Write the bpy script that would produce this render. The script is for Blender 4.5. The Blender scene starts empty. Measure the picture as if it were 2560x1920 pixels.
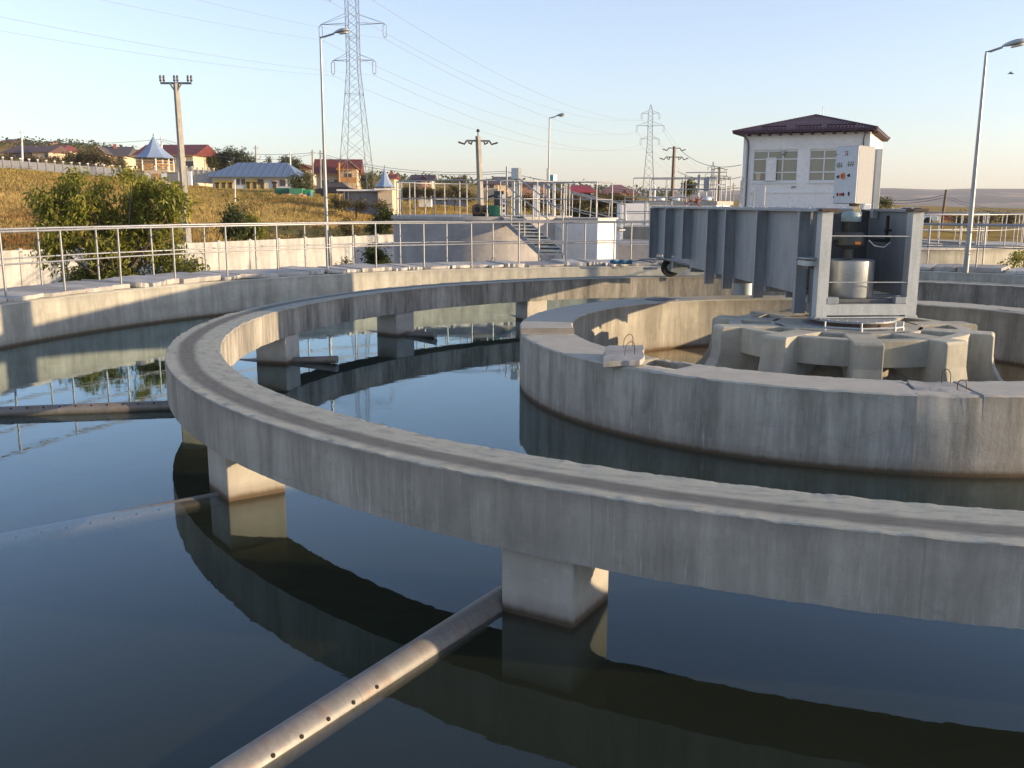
import bpy, math, random
import numpy as np
from mathutils import Vector, Matrix, noise as mnoise
R = math.radians
random.seed(7); np.random.seed(7)
SC = bpy.context.scene
COL = SC.collection

# ------------------------------------------------------------------ camera
FPX, PITCH, ROLL, CAMH = 2353.76, 0.190219, 0.003443, 2.31
cam_d = bpy.data.cameras.new('camera'); cam = bpy.data.objects.new('camera', cam_d); COL.objects.link(cam)
cam_d.sensor_width = 36.0; cam_d.lens = FPX/2560*36.0
cam_d.clip_start = 0.05; cam_d.clip_end = 12000
cam.matrix_world = Matrix.Translation((0, 0, CAMH)) @ Matrix.Rotation(R(90)-PITCH, 4, 'X') @ Matrix.Rotation(ROLL, 4, 'Z')
SC.camera = cam

# ------------------------------------------------------------------ sky and sun
SUN_AZ = R(-11.4)      # measured from +X, so the sun stands to the right and a little behind the camera
SUN_EL = R(9.5)
SKY_STRENGTH, SUN_STRENGTH = 0.15, 3.6
W = bpy.data.worlds.new('World'); SC.world = W; W.use_nodes = True
wt = W.node_tree; wt.nodes.clear()
wo = wt.nodes.new('ShaderNodeOutputWorld'); bg = wt.nodes.new('ShaderNodeBackground'); sky = wt.nodes.new('ShaderNodeTexSky')
sky.sky_type = 'NISHITA'; sky.sun_disc = False
sky.sun_elevation = SUN_EL; sky.sun_rotation = R(90)-SUN_AZ
sky.altitude = 0; sky.air_density = 1.0; sky.dust_density = 0.5; sky.ozone_density = 3.0
bg.inputs[1].default_value = SKY_STRENGTH
hs = wt.nodes.new('ShaderNodeHueSaturation'); hs.inputs['Saturation'].default_value = .74
tm = wt.nodes.new('ShaderNodeMix'); tm.data_type = 'RGBA'; tm.blend_type = 'MULTIPLY'; tm.inputs[0].default_value = 1.0; tm.inputs[7].default_value = (1.055, .965, .995, 1)
wt.links.new(sky.outputs[0], hs.inputs['Color']); wt.links.new(hs.outputs[0], tm.inputs[6]); wt.links.new(tm.outputs[2], bg.inputs[0]); wt.links.new(bg.outputs[0], wo.inputs[0])
sd = bpy.data.lights.new('sun', 'SUN'); sun = bpy.data.objects.new('sun', sd); COL.objects.link(sun)
sd.energy = SUN_STRENGTH; sd.angle = R(0.5); sd.color = (1.0, 0.75, 0.46)
SUNV = Vector((math.cos(SUN_AZ)*math.cos(SUN_EL), math.sin(SUN_AZ)*math.cos(SUN_EL), math.sin(SUN_EL)))
sun.rotation_euler = SUNV.to_track_quat('Z', 'Y').to_euler()
SC.view_settings.view_transform = 'Standard'; SC.view_settings.look = 'None'
SC.view_settings.gamma = 1.0; SC.view_settings.use_curve_mapping = False
SC.view_settings.exposure = 1.18
SC.cycles.max_bounces = 8; SC.cycles.transparent_max_bounces = 16; SC.cycles.volume_bounces = 0

# ------------------------------------------------------------------ measuring helpers
def P(u, v, Y):
    """point at distance Y in front of the camera foot, read off the 2560x1920 photograph"""
    a = (u-1280)/FPX; b = (960-v)/FPX
    c, s = math.cos(ROLL), math.sin(ROLL); a, b = c*a-s*b, s*a+c*b
    cp, sp = math.cos(PITCH), math.sin(PITCH)
    d = (a, cp+b*sp, -sp+b*cp); t = Y/d[1]
    return Vector((d[0]*t, Y, CAMH+d[2]*t))
CX, CY = 4.273, 11.985                                  # centre of the clarifier
def PC(r, deg, z, cx=CX, cy=CY):
    return Vector((cx+r*math.cos(R(deg)), cy+r*math.sin(R(deg)), z))

# ------------------------------------------------------------------ mesh builder
class MB:
    def __init__(s): s.v = []; s.f = []; s.T = None
    def add(s, vs, fs):
        b = len(s.v)
        if s.T is not None: vs = [s.T @ Vector(p) for p in vs]
        s.v += [tuple(p) for p in vs]; s.f += [tuple(i+b for i in f) for f in fs]; return s
    def hexa(s, a):    # 8 points: bottom loop then top loop
        return s.add(a, [(3,2,1,0),(4,5,6,7),(0,1,5,4),(1,2,6,5),(2,3,7,6),(3,0,4,7)])
    def box(s, c, size, yaw=0, pitch=0, roll=0):
        x, y, z = size[0]/2, size[1]/2, size[2]/2
        M = Matrix.Rotation(yaw, 3, 'Z') @ Matrix.Rotation(pitch, 3, 'Y') @ Matrix.Rotation(roll, 3, 'X')
        c = Vector(c)
        return s.hexa([c + M @ Vector(p) for p in ((-x,-y,-z),(x,-y,-z),(x,y,-z),(-x,y,-z),(-x,-y,z),(x,-y,z),(x,y,z),(-x,y,z))])
    def bar(s, p, q, w, h=None, up=(0,0,1)):
        h = h or w; p = Vector(p); q = Vector(q); d = (q-p).normalized(); up = Vector(up)
        if abs(d.dot(up)) > .98: up = Vector((0,1,0))
        a = d.cross(up).normalized(); b = a.cross(d).normalized(); a *= w/2; b *= h/2
        return s.hexa([p-a-b, p+a-b, p+a+b, p-a+b, q-a-b, q+a-b, q+a+b, q-a+b])
    def tube(s, pts, r, n=8, caps=True):
        pts = [Vector(p) for p in pts]; rs = r if isinstance(r, (list, tuple)) else [r]*len(pts)
        vs = []; fs = []; prev = None
        for i, p in enumerate(pts):
            d = (pts[min(i+1, len(pts)-1)]-pts[max(i-1, 0)]).normalized()
            if prev is None:
                u = Vector((0,0,1)) if abs(d.z) < .9 else Vector((1,0,0))
                a = d.cross(u).normalized()
            else: a = (prev-d*prev.dot(d)).normalized()
            prev = a; b = d.cross(a)
            vs += [p+(a*math.cos(2*math.pi*k/n)+b*math.sin(2*math.pi*k/n))*rs[i] for k in range(n)]
        for i in range(len(pts)-1):
            for k in range(n):
                j = (k+1) % n; fs.append((i*n+k, i*n+j, (i+1)*n+j, (i+1)*n+k))
        if caps: fs.append(tuple(range(n))[::-1]); fs.append(tuple((len(pts)-1)*n+k for k in range(n)))
        return s.add(vs, fs)
    def lathe(s, prof, c, n=24):      # profile of (r, z), closed at ends if r == 0
        vs = []; fs = []; m = len(prof)
        for (r, z) in prof:
            vs += [(c[0]+r*math.cos(2*math.pi*k/n), c[1]+r*math.sin(2*math.pi*k/n), c[2]+z) for k in range(n)]
        for i in range(m-1):
            for k in range(n):
                j = (k+1) % n; fs.append((i*n+k, i*n+j, (i+1)*n+j, (i+1)*n+k))
        fs.append(tuple(range(n))[::-1]); fs.append(tuple((m-1)*n+k for k in range(n)))
        return s.add(vs, fs)
    def prism(s, poly, z0, z1):
        n = len(poly); vs = [(p[0], p[1], z0) for p in poly]+[(p[0], p[1], z1) for p in poly]
        return s.add(vs, [tuple(range(n))[::-1], tuple(range(n, 2*n))]+[(i, (i+1) % n, n+(i+1) % n, n+i) for i in range(n)])
    def extr(s, poly, d):      # any planar polygon pushed along d
        n = len(poly); d = Vector(d); vs = [Vector(p) for p in poly]; vs = vs+[p+d for p in vs]
        return s.add(vs, [tuple(range(n))[::-1], tuple(range(n, 2*n))]+[(i, (i+1) % n, n+(i+1) % n, n+i) for i in range(n)])
    def build(s, name, mat, parent=None, smooth=None, bevel=0, origin=None, **props):
        me = bpy.data.meshes.new(name)
        o = bpy.data.objects.new(name, me)
        org = Vector(origin) if origin is not None else (Vector(parent['_w']) if parent is not None else Vector((0,0,0)))
        me.from_pydata([(p[0]-org[0], p[1]-org[1], p[2]-org[2]) for p in s.v], [], s.f)
        if mat: me.materials.append(mat)
        me.validate()
        bmx = __import__('bmesh').new(); bmx.from_mesh(me); __import__('bmesh').ops.recalc_face_normals(bmx, faces=bmx.faces); bmx.to_mesh(me); bmx.free()
        if smooth:
            me.polygons.foreach_set('use_smooth', [True]*len(me.polygons)); me.set_sharp_from_angle(angle=R(smooth))
        COL.objects.link(o)
        if parent is not None:
            o.parent = parent; pw = Vector(parent['_w']); o.location = org-pw
        else: o.location = org
        o['_w'] = tuple(org)
        if bevel:
            b = o.modifiers.new('bevel', 'BEVEL'); b.width = bevel; b.segments = 2; b.limit_method = 'ANGLE'
        for k, v in props.items(): o[k] = v
        return o

def raw(name, verts, faces, mat, parent=None, org=(0,0,0), smooth=False, **props):
    me = bpy.data.meshes.new(name); V = np.asarray(verts, float)-np.asarray(org, float); F = np.asarray(faces)
    me.vertices.add(len(V)); me.vertices.foreach_set('co', V.ravel())
    k = F.shape[1]; me.loops.add(F.size); me.loops.foreach_set('vertex_index', F.ravel().astype(np.int32))
    me.polygons.add(len(F)); me.polygons.foreach_set('loop_start', np.arange(0, F.size, k, dtype=np.int32))
    me.update(calc_edges=True)
    if smooth: me.polygons.foreach_set('use_smooth', [True]*len(F))
    me.materials.append(mat)
    o = bpy.data.objects.new(name, me); COL.objects.link(o)
    if parent is not None: o.parent = parent; o.location = Vector(org)-Vector(parent['_w'])
    else: o.location = org
    o['_w'] = tuple(org)
    for k_, v in props.items(): o[k_] = v
    return o

def thing(name, label, cat, loc=(0,0,0), group=None):
    o = bpy.data.objects.new(name, None); COL.objects.link(o); o.location = loc; o['_w'] = tuple(loc)
    o.empty_display_size = .2
    o['label'] = label; o['category'] = cat
    if group: o['group'] = group
    return o
def tag(o, label, cat, group=None):
    o['label'] = label; o['category'] = cat
    if group: o['group'] = group
    return o
def dup(root, loc, label=None):
    def cp(o, par):
        c = o.copy(); COL.objects.link(c)
        if par is not None: c.parent = par
        for ch in kids.get(o.name, []): cp(ch, c)
        return c
    kids = {}
    for o in bpy.data.objects:
        if o.parent: kids.setdefault(o.parent.name, []).append(o)
    r = cp(root, None); r.location = loc; r['_w'] = tuple(loc)
    if label: r['label'] = label
    return r

# ------------------------------------------------------------------ materials
class NT:
    def __init__(s, name):
        s.m = bpy.data.materials.new(name); s.m.use_nodes = True; s.t = s.m.node_tree; s.t.nodes.clear()
        s.out = s.n('ShaderNodeOutputMaterial')
    def n(s, k, **kw):
        x = s.t.nodes.new(k)
        for a, b in kw.items(): setattr(x, a, b)
        return x
    def L(s, a, b):
        if isinstance(a, (int, float)): b.default_value = a
        elif isinstance(a, (tuple, list)): b.default_value = tuple(a)+((1,) if len(a) == 3 and len(b.default_value) == 4 else ())
        else: s.t.links.new(a, b)
    def math(s, op, a, b=0, clamp=False):
        x = s.n('ShaderNodeMath', operation=op, use_clamp=clamp); s.L(a, x.inputs[0]); s.L(b, x.inputs[1]); return x.outputs[0]
    def vmul(s, v, k):
        x = s.n('ShaderNodeVectorMath', operation='MULTIPLY'); s.L(v, x.inputs[0]); x.inputs[1].default_value = k; return x.outputs[0]
    def obj(s): return s.n('ShaderNodeTexCoord').outputs['Object']
    def sep(s, v):
        x = s.n('ShaderNodeSeparateXYZ'); s.L(v, x.inputs[0]); return x.outputs
    def comb(s, a, b, c):
        x = s.n('ShaderNodeCombineXYZ'); s.L(a, x.inputs[0]); s.L(b, x.inputs[1]); s.L(c, x.inputs[2]); return x.outputs[0]
    def noise(s, v, scale=1, detail=4, rough=.55, dist=0):
        x = s.n('ShaderNodeTexNoise'); s.L(v, x.inputs['Vector']); x.inputs['Scale'].default_value = scale
        x.inputs['Detail'].default_value = detail; x.inputs['Roughness'].default_value = rough; x.inputs['Distortion'].default_value = dist
        return x.outputs[0]
    def ramp(s, f, stops):
        x = s.n('ShaderNodeValToRGB'); s.L(f, x.inputs[0]); e = x.color_ramp.elements
        while len(e) < len(stops): e.new(.5)
        for i, (p, c) in enumerate(stops):
            e[i].position = p
            e[i].color = (c, c, c, 1) if isinstance(c, (int, float)) else tuple(c)+(1,)
        return x.outputs[0]
    def step(s, f, a, b):
        x = s.n('ShaderNodeMapRange'); s.L(f, x.inputs[0]); x.inputs[1].default_value = a; x.inputs[2].default_value = b; x.clamp = True
        x.interpolation_type = 'SMOOTHSTEP'; return x.outputs[0]
    def mix(s, f, a, b, mode='MIX'):
        x = s.n('ShaderNodeMix', data_type='RGBA', blend_type=mode, clamp_factor=True); s.L(f, x.inputs[0]); s.L(a, x.inputs[6]); s.L(b, x.inputs[7]); return x.outputs[2]
    def bump(s, h, strength=.3, dist=.01):
        x = s.n('ShaderNodeBump'); s.L(h, x.inputs['Height']); x.inputs['Strength'].default_value = strength; x.inputs['Distance'].default_value = dist; return x.outputs[0]
    def done(s, col, rough=.8, metal=0, normal=None, spec=.35):
        b = s.n('ShaderNodeBsdfPrincipled'); s.L(col, b.inputs['Base Color']); s.L(rough, b.inputs['Roughness']); s.L(metal, b.inputs['Metallic'])
        b.inputs['Specular IOR Level'].default_value = spec
        if normal is not None: s.L(normal, b.inputs['Normal'])
        s.t.links.new(b.outputs[0], s.out.inputs[0]); s.b = b; return s.m

def concrete(name, col=(.34,.32,.29), polar=True, streak=.5, wl=True, drips=0.0, top=None, track=None, pour=0.0, stain=.5, ztop=.7, inner_r=None, coarse=1.0, crack=0):
    s = NT(name); o = s.obj(); x, y, z = s.sep(o)
    if polar:
        ang = s.math('ARCTAN2', y, s.math('MULTIPLY', x, -1.0)); r = s.math('SQRT', s.math('ADD', s.math('MULTIPLY', x, x), s.math('MULTIPLY', y, y)))
        arc = s.math('MULTIPLY', ang, r); v = s.comb(arc, r, z)
    else:
        arc = s.math('ADD', x, y); r = y; v = o
    big = s.noise(v, .9*coarse, 6, .6); mid = s.noise(v, 5*coarse, 8, .65); fine = s.noise(v, 60, 5, .7)
    c0 = tuple(k*.72 for k in col); c1 = tuple(k*1.18 for k in col)
    c = s.mix(s.ramp(big, [(.3, 0), (.7, 1)]), c0, c1)
    c = s.mix(s.ramp(mid, [(.25, .55), (.5, 0), (1, 0)]), c, tuple(k*.62 for k in col))
    c = s.mix(s.ramp(mid, [(0, 0), (.58, 0), (.75, .45)]), c, tuple(min(1, k*1.45) for k in col))
    # weather streaks running down the face
    nz = s.sep(s.n('ShaderNodeNewGeometry').outputs['Normal'])[2]; anz = s.math('ABSOLUTE', nz); side = s.math('SUBTRACT', 1.0, s.step(anz, .3, .7))
    if streak:
        if inner_r: streak = s.math('SUBTRACT', streak, s.math('MULTIPLY', s.step(r, inner_r-.01, inner_r+.01), streak*.55))
        stk = lambda q: s.math('MULTIPLY', streak, q)
        sv = s.comb(s.math('MULTIPLY', arc, 1.0), 0.0, s.math('MULTIPLY', z, .12))
        st = s.noise(sv, 3.2, 8, .72); st2 = s.noise(sv, 22, 4, .6)
        c = s.mix(s.math('MULTIPLY', s.ramp(st, [(.38, 1), (.55, 0)]), s.math('MULTIPLY', side, stk(1.0))), c, tuple(k*.30 for k in col))
        c = s.mix(s.math('MULTIPLY', s.ramp(st2, [(.35, 1), (.62, 0)]), s.math('MULTIPLY', side, stk(.55))), c, tuple(k*.6 for k in col))
        c = s.mix(s.math('MULTIPLY', s.ramp(st, [(.55, 0), (.72, 1)]), s.math('MULTIPLY', side, stk(.6))), c, tuple(min(1, k*1.4) for k in col))
    if drips:
        dv = s.comb(s.math('ADD', arc, s.math('MULTIPLY', s.noise(v, 9, 3), .012)), 0.0, s.math('MULTIPLY', z, .05))
        d = s.noise(dv, 52, 3, .55); msk = s.math('MULTIPLY', s.ramp(s.noise(v, 1.6, 4, .65), [(.42, 0), (.62, 1)]), s.ramp(s.noise(v, 9, 4, .7), [(.3, .2), (.65, 1)]))
        c = s.mix(s.math('MULTIPLY', s.math('MULTIPLY', s.ramp(d, [(.56, 0), (.70, 1)]), side), s.math('MULTIPLY', msk, drips)), c, (.62,.6,.58))
    if crack:   # hairline cracks, pour joints and patches
        vo = s.n('ShaderNodeTexVoronoi', feature='DISTANCE_TO_EDGE'); s.L(s.n('ShaderNodeVectorMath', operation='ADD').outputs[0], vo.inputs['Vector'])
        wv = s.comb(s.math('ADD', arc, s.math('MULTIPLY', mid, .35)), r, s.math('ADD', s.math('MULTIPLY', z, 2.2), s.math('MULTIPLY', big, .8))); s.L(wv, vo.inputs['Vector']); vo.inputs['Scale'].default_value = .9
        ck = s.math('SUBTRACT', 1.0, s.step(vo.outputs['Distance'], .002, .009)); cm = s.ramp(s.noise(v, .8, 3), [(.5, 0), (.58, 1)])
        c = s.mix(s.math('MULTIPLY', s.math('MULTIPLY', ck, cm), .18), c, tuple(k*.3 for k in col))
        jt = s.math('ABSOLUTE', s.math('SUBTRACT', s.math('FRACT', s.math('MULTIPLY', arc, .62)), .5)); jn = s.math('SUBTRACT', 1.0, s.step(jt, .002, .006))
        c = s.mix(s.math('MULTIPLY', s.math('MULTIPLY', jn, side), .35), c, tuple(k*.5 for k in col))
        pv_ = s.n('ShaderNodeTexVoronoi'); s.L(s.comb(s.math('MULTIPLY', arc, 1.0), 0.0, s.math('MULTIPLY', z, 1.6)), pv_.inputs['Vector']); pv_.inputs['Scale'].default_value = 1.1
        tone = s.sep(pv_.outputs['Color'])[0]; c = s.mix(s.math('MULTIPLY', s.ramp(tone, [(.6, 0), (.8, .0)]), side), c, tuple(min(1, k*1.25) for k in col))
    if stain:   # dark growth hanging below the upper edge
        e = s.math('ADD', z, s.math('MULTIPLY', s.noise(s.comb(arc, 0.0, 0.0), 2.2, 7, .7), -.3))
        c = s.mix(s.math('MULTIPLY', s.math('MULTIPLY', s.step(e, ztop-.3, ztop-.08), side), stain), c, tuple(k*.42 for k in col))
    if top:
        c = s.mix(s.step(nz, .5, .9), c, s.mix(mid, tuple(k*.75 for k in top), tuple(min(1, k*1.2) for k in top)))
    if track:
        a, b = track; wob = s.math('ADD', r, s.math('MULTIPLY', s.math('SUBTRACT', s.noise(v, 1.2, 3), .5), .05))
        band = s.math('MULTIPLY', s.step(wob, a-.035, a+.035), s.math('SUBTRACT', 1.0, s.step(wob, b-.035, b+.045)))
        smear = s.noise(s.comb(s.math('MULTIPLY', arc, .25), r, 0.0), 26, 4, .7)
        c = s.mix(s.math('MULTIPLY', s.math('MULTIPLY', band, s.step(nz, .5, .9)), s.ramp(smear, [(.2, .95), (.8, .6)])), c, (.085,.082,.078))
        sm2 = s.noise(s.comb(s.math('MULTIPLY', arc, .35), r, 0.0), 14, 5, .7)
        c = s.mix(s.math('MULTIPLY', s.ramp(sm2, [(.3, .6), (.5, 0)]), s.step(nz, .5, .9)), c, (.12,.115,.11))
    if wl:   # brown algae line at the water
        wz = s.math('SUBTRACT', z, s.math('MULTIPLY', s.noise(s.comb(arc, 0, 0), 9, 5), .05))
        c = s.mix(s.math('SUBTRACT', 1.0, s.step(wz, -.01, .045)), c, (.075,.05,.028))
        c = s.mix(s.math('MULTIPLY', s.math('SUBTRACT', 1.0, s.step(wz, .02, .13)), .35), c, (.16,.12,.08))
    pits = s.ramp(s.noise(v, 130, 2, .5), [(.25, 0), (.36, 1)])
    h = s.math('ADD', s.math('ADD', s.math('MULTIPLY', mid, .8), s.math('MULTIPLY', fine, .35)), s.math('MULTIPLY', pits, .15))
    c = s.mix(s.math('MULTIPLY', s.math('SUBTRACT', 1.0, pits), .35), c, tuple(k*.5 for k in col))
    return s.done(c, .88, 0, s.bump(h, .55, .012), .25)

def plain(name, col, rough=.6, metal=0, var=.25, scale=4, spec=.4, bump=.15, dist=.004):
    s = NT(name); o = s.obj(); n = s.noise(o, scale, 6, .6); f = s.noise(o, scale*9, 3)
    c = s.mix(n, tuple(k*(1-var) for k in col), tuple(min(1, k*(1+var)) for k in col))
    c = s.mix(s.ramp(f, [(.3, .3), (.5, 0)]), c, tuple(k*.6 for k in col))
    return s.done(c, rough, metal, s.bump(f, bump, dist), spec)

def steel(name, col=(.3,.33,.35), rough=.5, metal=.35, rust=0.0, sp=1.0):
    s = NT(name); o = s.obj(); n = s.noise(o, 3, 5, .6); v = s.n('ShaderNodeTexVoronoi'); s.L(o, v.inputs['Vector']); v.inputs['Scale'].default_value = 70*sp
    c = s.mix(n, tuple(k*.78 for k in col), tuple(k*1.2 for k in col))
    vs = s.sep(v.outputs['Color'])[0]
    c = s.mix(s.math('MULTIPLY', vs, .3), c, tuple(min(1, k*1.5) for k in col))
    x, y, z = s.sep(o)
    run = s.noise(s.comb(s.math('ADD', x, y), 0, s.math('MULTIPLY', z, .15)), 9, 5, .65)
    c = s.mix(s.ramp(run, [(.35, .4), (.55, 0)]), c, tuple(k*.55 for k in col))
    if rust: c = s.mix(s.math('MULTIPLY', s.ramp(s.noise(o, 8, 6, .7), [(.5, 0), (.65, 1)]), rust), c, (.2,.09,.04))
    return s.done(c, s.math('ADD', s.math('MULTIPLY', n, .2), rough-.1), metal, s.bump(n, .08, .003), .5)

M = {}
M['wall'] = concrete('outer_wall_concrete', (.45,.428,.355), streak=.45, stain=.6, ztop=.70)
M['beam'] = concrete('beam_concrete', (.385,.36,.31), streak=1.0, inner_r=7.9, drips=.6, stain=.95, ztop=.84, crack=1, top=(.355,.358,.305), track=(7.92,8.08), wl=False)
M['pier'] = concrete('pier_concrete', (.50,.465,.40), streak=.15, stain=0, top=None)
M['inner'] = concrete('inner_wall_concrete', (.42,.395,.335), streak=.6, drips=.6, stain=.4, ztop=.72, crack=1, top=(.42,.40,.34))
M['star'] = concrete('buttress_concrete', (.42,.40,.33), streak=.3, stain=.1, ztop=.8)
M['slab'] = concrete('slab_concrete', (.5,.475,.435), polar=False, streak=0, stain=0, wl=False, coarse=2)
def slabmat(m):
    t = m.node_tree; b = [n for n in t.nodes if n.type == 'BSDF_PRINCIPLED'][0]; src = b.inputs['Base Color'].links[0].from_socket
    oi = t.nodes.new('ShaderNodeObjectInfo'); mr = t.nodes.new('ShaderNodeMapRange'); mr.inputs[3].default_value = .68; mr.inputs[4].default_value = 1.12; t.links.new(oi.outputs['Random'], mr.inputs[0])
    mx = t.nodes.new('ShaderNodeMix'); mx.data_type = 'RGBA'; mx.blend_type = 'MULTIPLY'; mx.inputs[0].default_value = 1.0; t.links.new(src, mx.inputs[6]); t.links.new(mr.outputs[0], mx.inputs[7]); t.links.new(mx.outputs[2], b.inputs['Base Color'])
slabmat(M['slab'])
M['patch'] = concrete('lid_concrete', (.38,.36,.33), polar=False, streak=0, stain=0, wl=False, coarse=3)
M['render'] = concrete('grey_render', (.42,.4,.39), polar=False, streak=.12, stain=0, wl=False)
M['pole'] = concrete('pole_concrete', (.36,.34,.3), polar=False, streak=.2, stain=0, wl=False, coarse=2)
M['whitewall'] = concrete('whitewash', (.52,.505,.475), polar=False, streak=.35, stain=0, wl=False)
M['whitepaint'] = plain('white_plaster', (.78,.77,.76), .85, var=.1, scale=.7, bump=.1)
M['rail'] = steel('galvanised_rail', (.31,.315,.32), .45, .5)
M['steel'] = steel('bridge_steel', (.25,.275,.3), .5, .3)
M['steelL'] = steel('pale_steel', (.4,.43,.44), .5, .35)
M['steelD'] = steel('dark_steel', (.09,.1,.11), .5, .2)
M['drum'] = steel('polished_steel', (.40,.42,.43), .42, .7)
M['rust'] = steel('rusty_steel', (.07,.05,.035), .6, .3, rust=.4)
M['pipe'] = steel('dull_pipe', (.2,.19,.175), .48, .3, rust=.3)
M['black'] = plain('black_rubber', (.015,.015,.016), .7)
M['hole'] = plain('hole_dark', (.02,.012,.008), .9)
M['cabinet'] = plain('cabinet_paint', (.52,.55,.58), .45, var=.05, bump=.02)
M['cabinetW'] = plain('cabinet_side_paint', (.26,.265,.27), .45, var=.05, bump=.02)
M['red'] = plain('red_plastic', (.55,.03,.02), .4); M['orange'] = plain('orange_plastic', (.8,.22,.02), .4)
M['green'] = plain('green_plastic', (.03,.3,.1), .4); M['yellow'] = plain('yellow_sign', (.75,.5,.02), .5)
M['blue'] = plain('blue_plastic', (.02,.12,.22), .5); M['motor'] = plain('motor_paint', (.06,.065,.06), .5)
M['motorcap'] = plain('motor_cap_paint', (.22,.3,.32), .45); M['greenpaint'] = plain('green_machine_paint', (.02,.13,.08), .5)
M['brownmetal'] = plain('brown_machine_paint', (.13,.09,.06), .6)
M['glass'] = NT('window_glass').done((.24,.23,.18), .12, 0, None, .8)
M['lampglass'] = plain('lamp_glass', (.55,.5,.42), .3)
M['teal'] = plain('teal_paint', (.05,.35,.35), .5)
M['wire'] = plain('cable_dark', (.22,.23,.25), .6)
M['wirewhite'] = plain('insulated_cable', (.5,.5,.48), .5)
M['lattice'] = plain('lattice_steel', (.22,.235,.26), .6, .2)
M['insul'] = plain('insulator_brown', (.05,.03,.025), .3)
M['bark'] = plain('bark', (.12,.09,.065), .9, scale=12)

def tiles(name, col, sx=3.0, var=.25, rough=.55):
    s = NT(name); o = s.obj(); x, y, z = s.sep(o)
    w = s.n('ShaderNodeTexWave'); w.bands_direction = 'Z'; s.L(o, w.inputs['Vector']); w.inputs['Scale'].default_value = 1.1; w.inputs['Distortion'].default_value = .3
    n = s.noise(o, 6, 5, .7); c = s.mix(n, tuple(k*(1-var) for k in col), tuple(k*(1+var) for k in col))
    c = s.mix(s.math('MULTIPLY', w.outputs[1], .35), c, tuple(k*.5 for k in col))
    return s.done(c, rough, 0, s.bump(w.outputs[1], .4, .05), .4)
M['tile'] = tiles('dark_red_tile', (.055,.02,.032)); M['tilered'] = tiles('red_brown_tile', (.16,.035,.025)); M['tilebright'] = tiles('bright_red_tile', (.38,.03,.035))
M['tilebrown'] = tiles('brown_tile', (.11,.06,.05)); M['tilegrey'] = tiles('grey_brown_tile', (.1,.085,.08)); M['tilepink'] = tiles('faded_rose_tile', (.28,.12,.1))
M['blueroof'] = plain('blue_roof_metal', (.125,.18,.28), .65, .0, var=.18, scale=2); M['spire'] = plain('pale_blue_roof_metal', (.25,.33,.46), .55, .1, var=.12, scale=1)
M['cream'] = plain('cream_plaster', (.62,.5,.36), .85, var=.1, scale=1); M['palewall'] = plain('pale_blue_plaster', (.55,.6,.66), .85, var=.08, scale=1)
M['rosewall'] = plain('rose_plaster', (.4,.22,.16), .85, var=.12, scale=1); M['wood'] = plain('ochre_wood', (.45,.24,.08), .8, var=.3, scale=4)
M['winframe'] = plain('white_frame', (.75,.75,.74), .5, var=.03); M['darkwin'] = plain('dark_window', (.06,.05,.05), .25, spec=.6)
M['fence'] = concrete('grey_fence_concrete', (.27,.28,.31), polar=False, streak=.2, stain=0, wl=False)
M['brick'] = plain('red_brick', (.3,.12,.08), .9, var=.35, scale=9)

def leaf(name, col, col2, trans=.35, sc=3.0, dk=.5):
    s = NT(name); o = s.obj(); n = s.noise(o, sc, 4, .7); n2 = s.noise(o, sc*12, 2)
    c = s.mix(s.ramp(n, [(.3, 0), (.7, 1)]), col, col2); c = s.mix(s.ramp(n2, [(.35, dk), (.6, 0)]), c, tuple(k*.5 for k in col))
    d = s.n('ShaderNodeBsdfPrincipled'); s.L(c, d.inputs['Base Color']); d.inputs['Roughness'].default_value = .55; d.inputs['Specular IOR Level'].default_value = .3
    t = s.n('ShaderNodeBsdfTranslucent'); s.L(s.mix(.3, c, (.3,.3,.03)), t.inputs[0]); mx = s.n('ShaderNodeMixShader'); mx.inputs[0].default_value = trans
    s.t.links.new(d.outputs[0], mx.inputs[1]); s.t.links.new(t.outputs[0], mx.inputs[2]); s.t.links.new(mx.outputs[0], s.out.inputs[0]); return s.m
M['leafA'] = leaf('peach_leaf', (.11,.14,.02), (.37,.34,.055))
M['leafB'] = leaf('dark_leaf', (.035,.05,.015), (.09,.1,.03), sc=1)
M['leafC'] = leaf('willow_leaf', (.09,.1,.03), (.19,.18,.05), sc=1)
M['leafD'] = leaf('scrub_leaf', (.08,.062,.025), (.17,.125,.05), sc=.7)
M['leafE'] = leaf('shrub_leaf', (.03,.05,.015), (.08,.1,.03), sc=3)
def grassmat():
    s = NT('dry_grass_blade'); o = s.obj(); a = s.noise(o, .06, 5, .6); y = s.sep(o)[1]; f = s.noise(s.vmul(o, (1, .5, 1)), .5, 5, .7)
    c = s.ramp(a, [(.3, (.5,.37,.13)), (.42, (.56,.41,.16)), (.55, (.55,.38,.14)), (.64, (.36,.18,.07)), (.75, (.5,.32,.12))])
    c = s.mix(s.math('MULTIPLY', s.step(s.math('ADD', y, s.math('MULTIPLY', f, 60)), 105, 150), .6), c, (.38,.3,.08))
    c = s.mix(s.ramp(f, [(.35, .55), (.6, 0)]), c, (.16,.11,.03))
    d = s.n('ShaderNodeBsdfDiffuse'); s.L(c, d.inputs[0]); t = s.n('ShaderNodeBsdfTranslucent'); s.L(c, t.inputs[0]); mx = s.n('ShaderNodeMixShader'); mx.inputs[0].default_value = .5
    d.inputs['Normal'].default_value = (0,0,1)
    s.t.links.new(d.outputs[0], mx.inputs[1]); s.t.links.new(t.outputs[0], mx.inputs[2]); s.t.links.new(mx.outputs[0], s.out.inputs[0]); return s.m
M['grass'] = grassmat()
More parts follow.
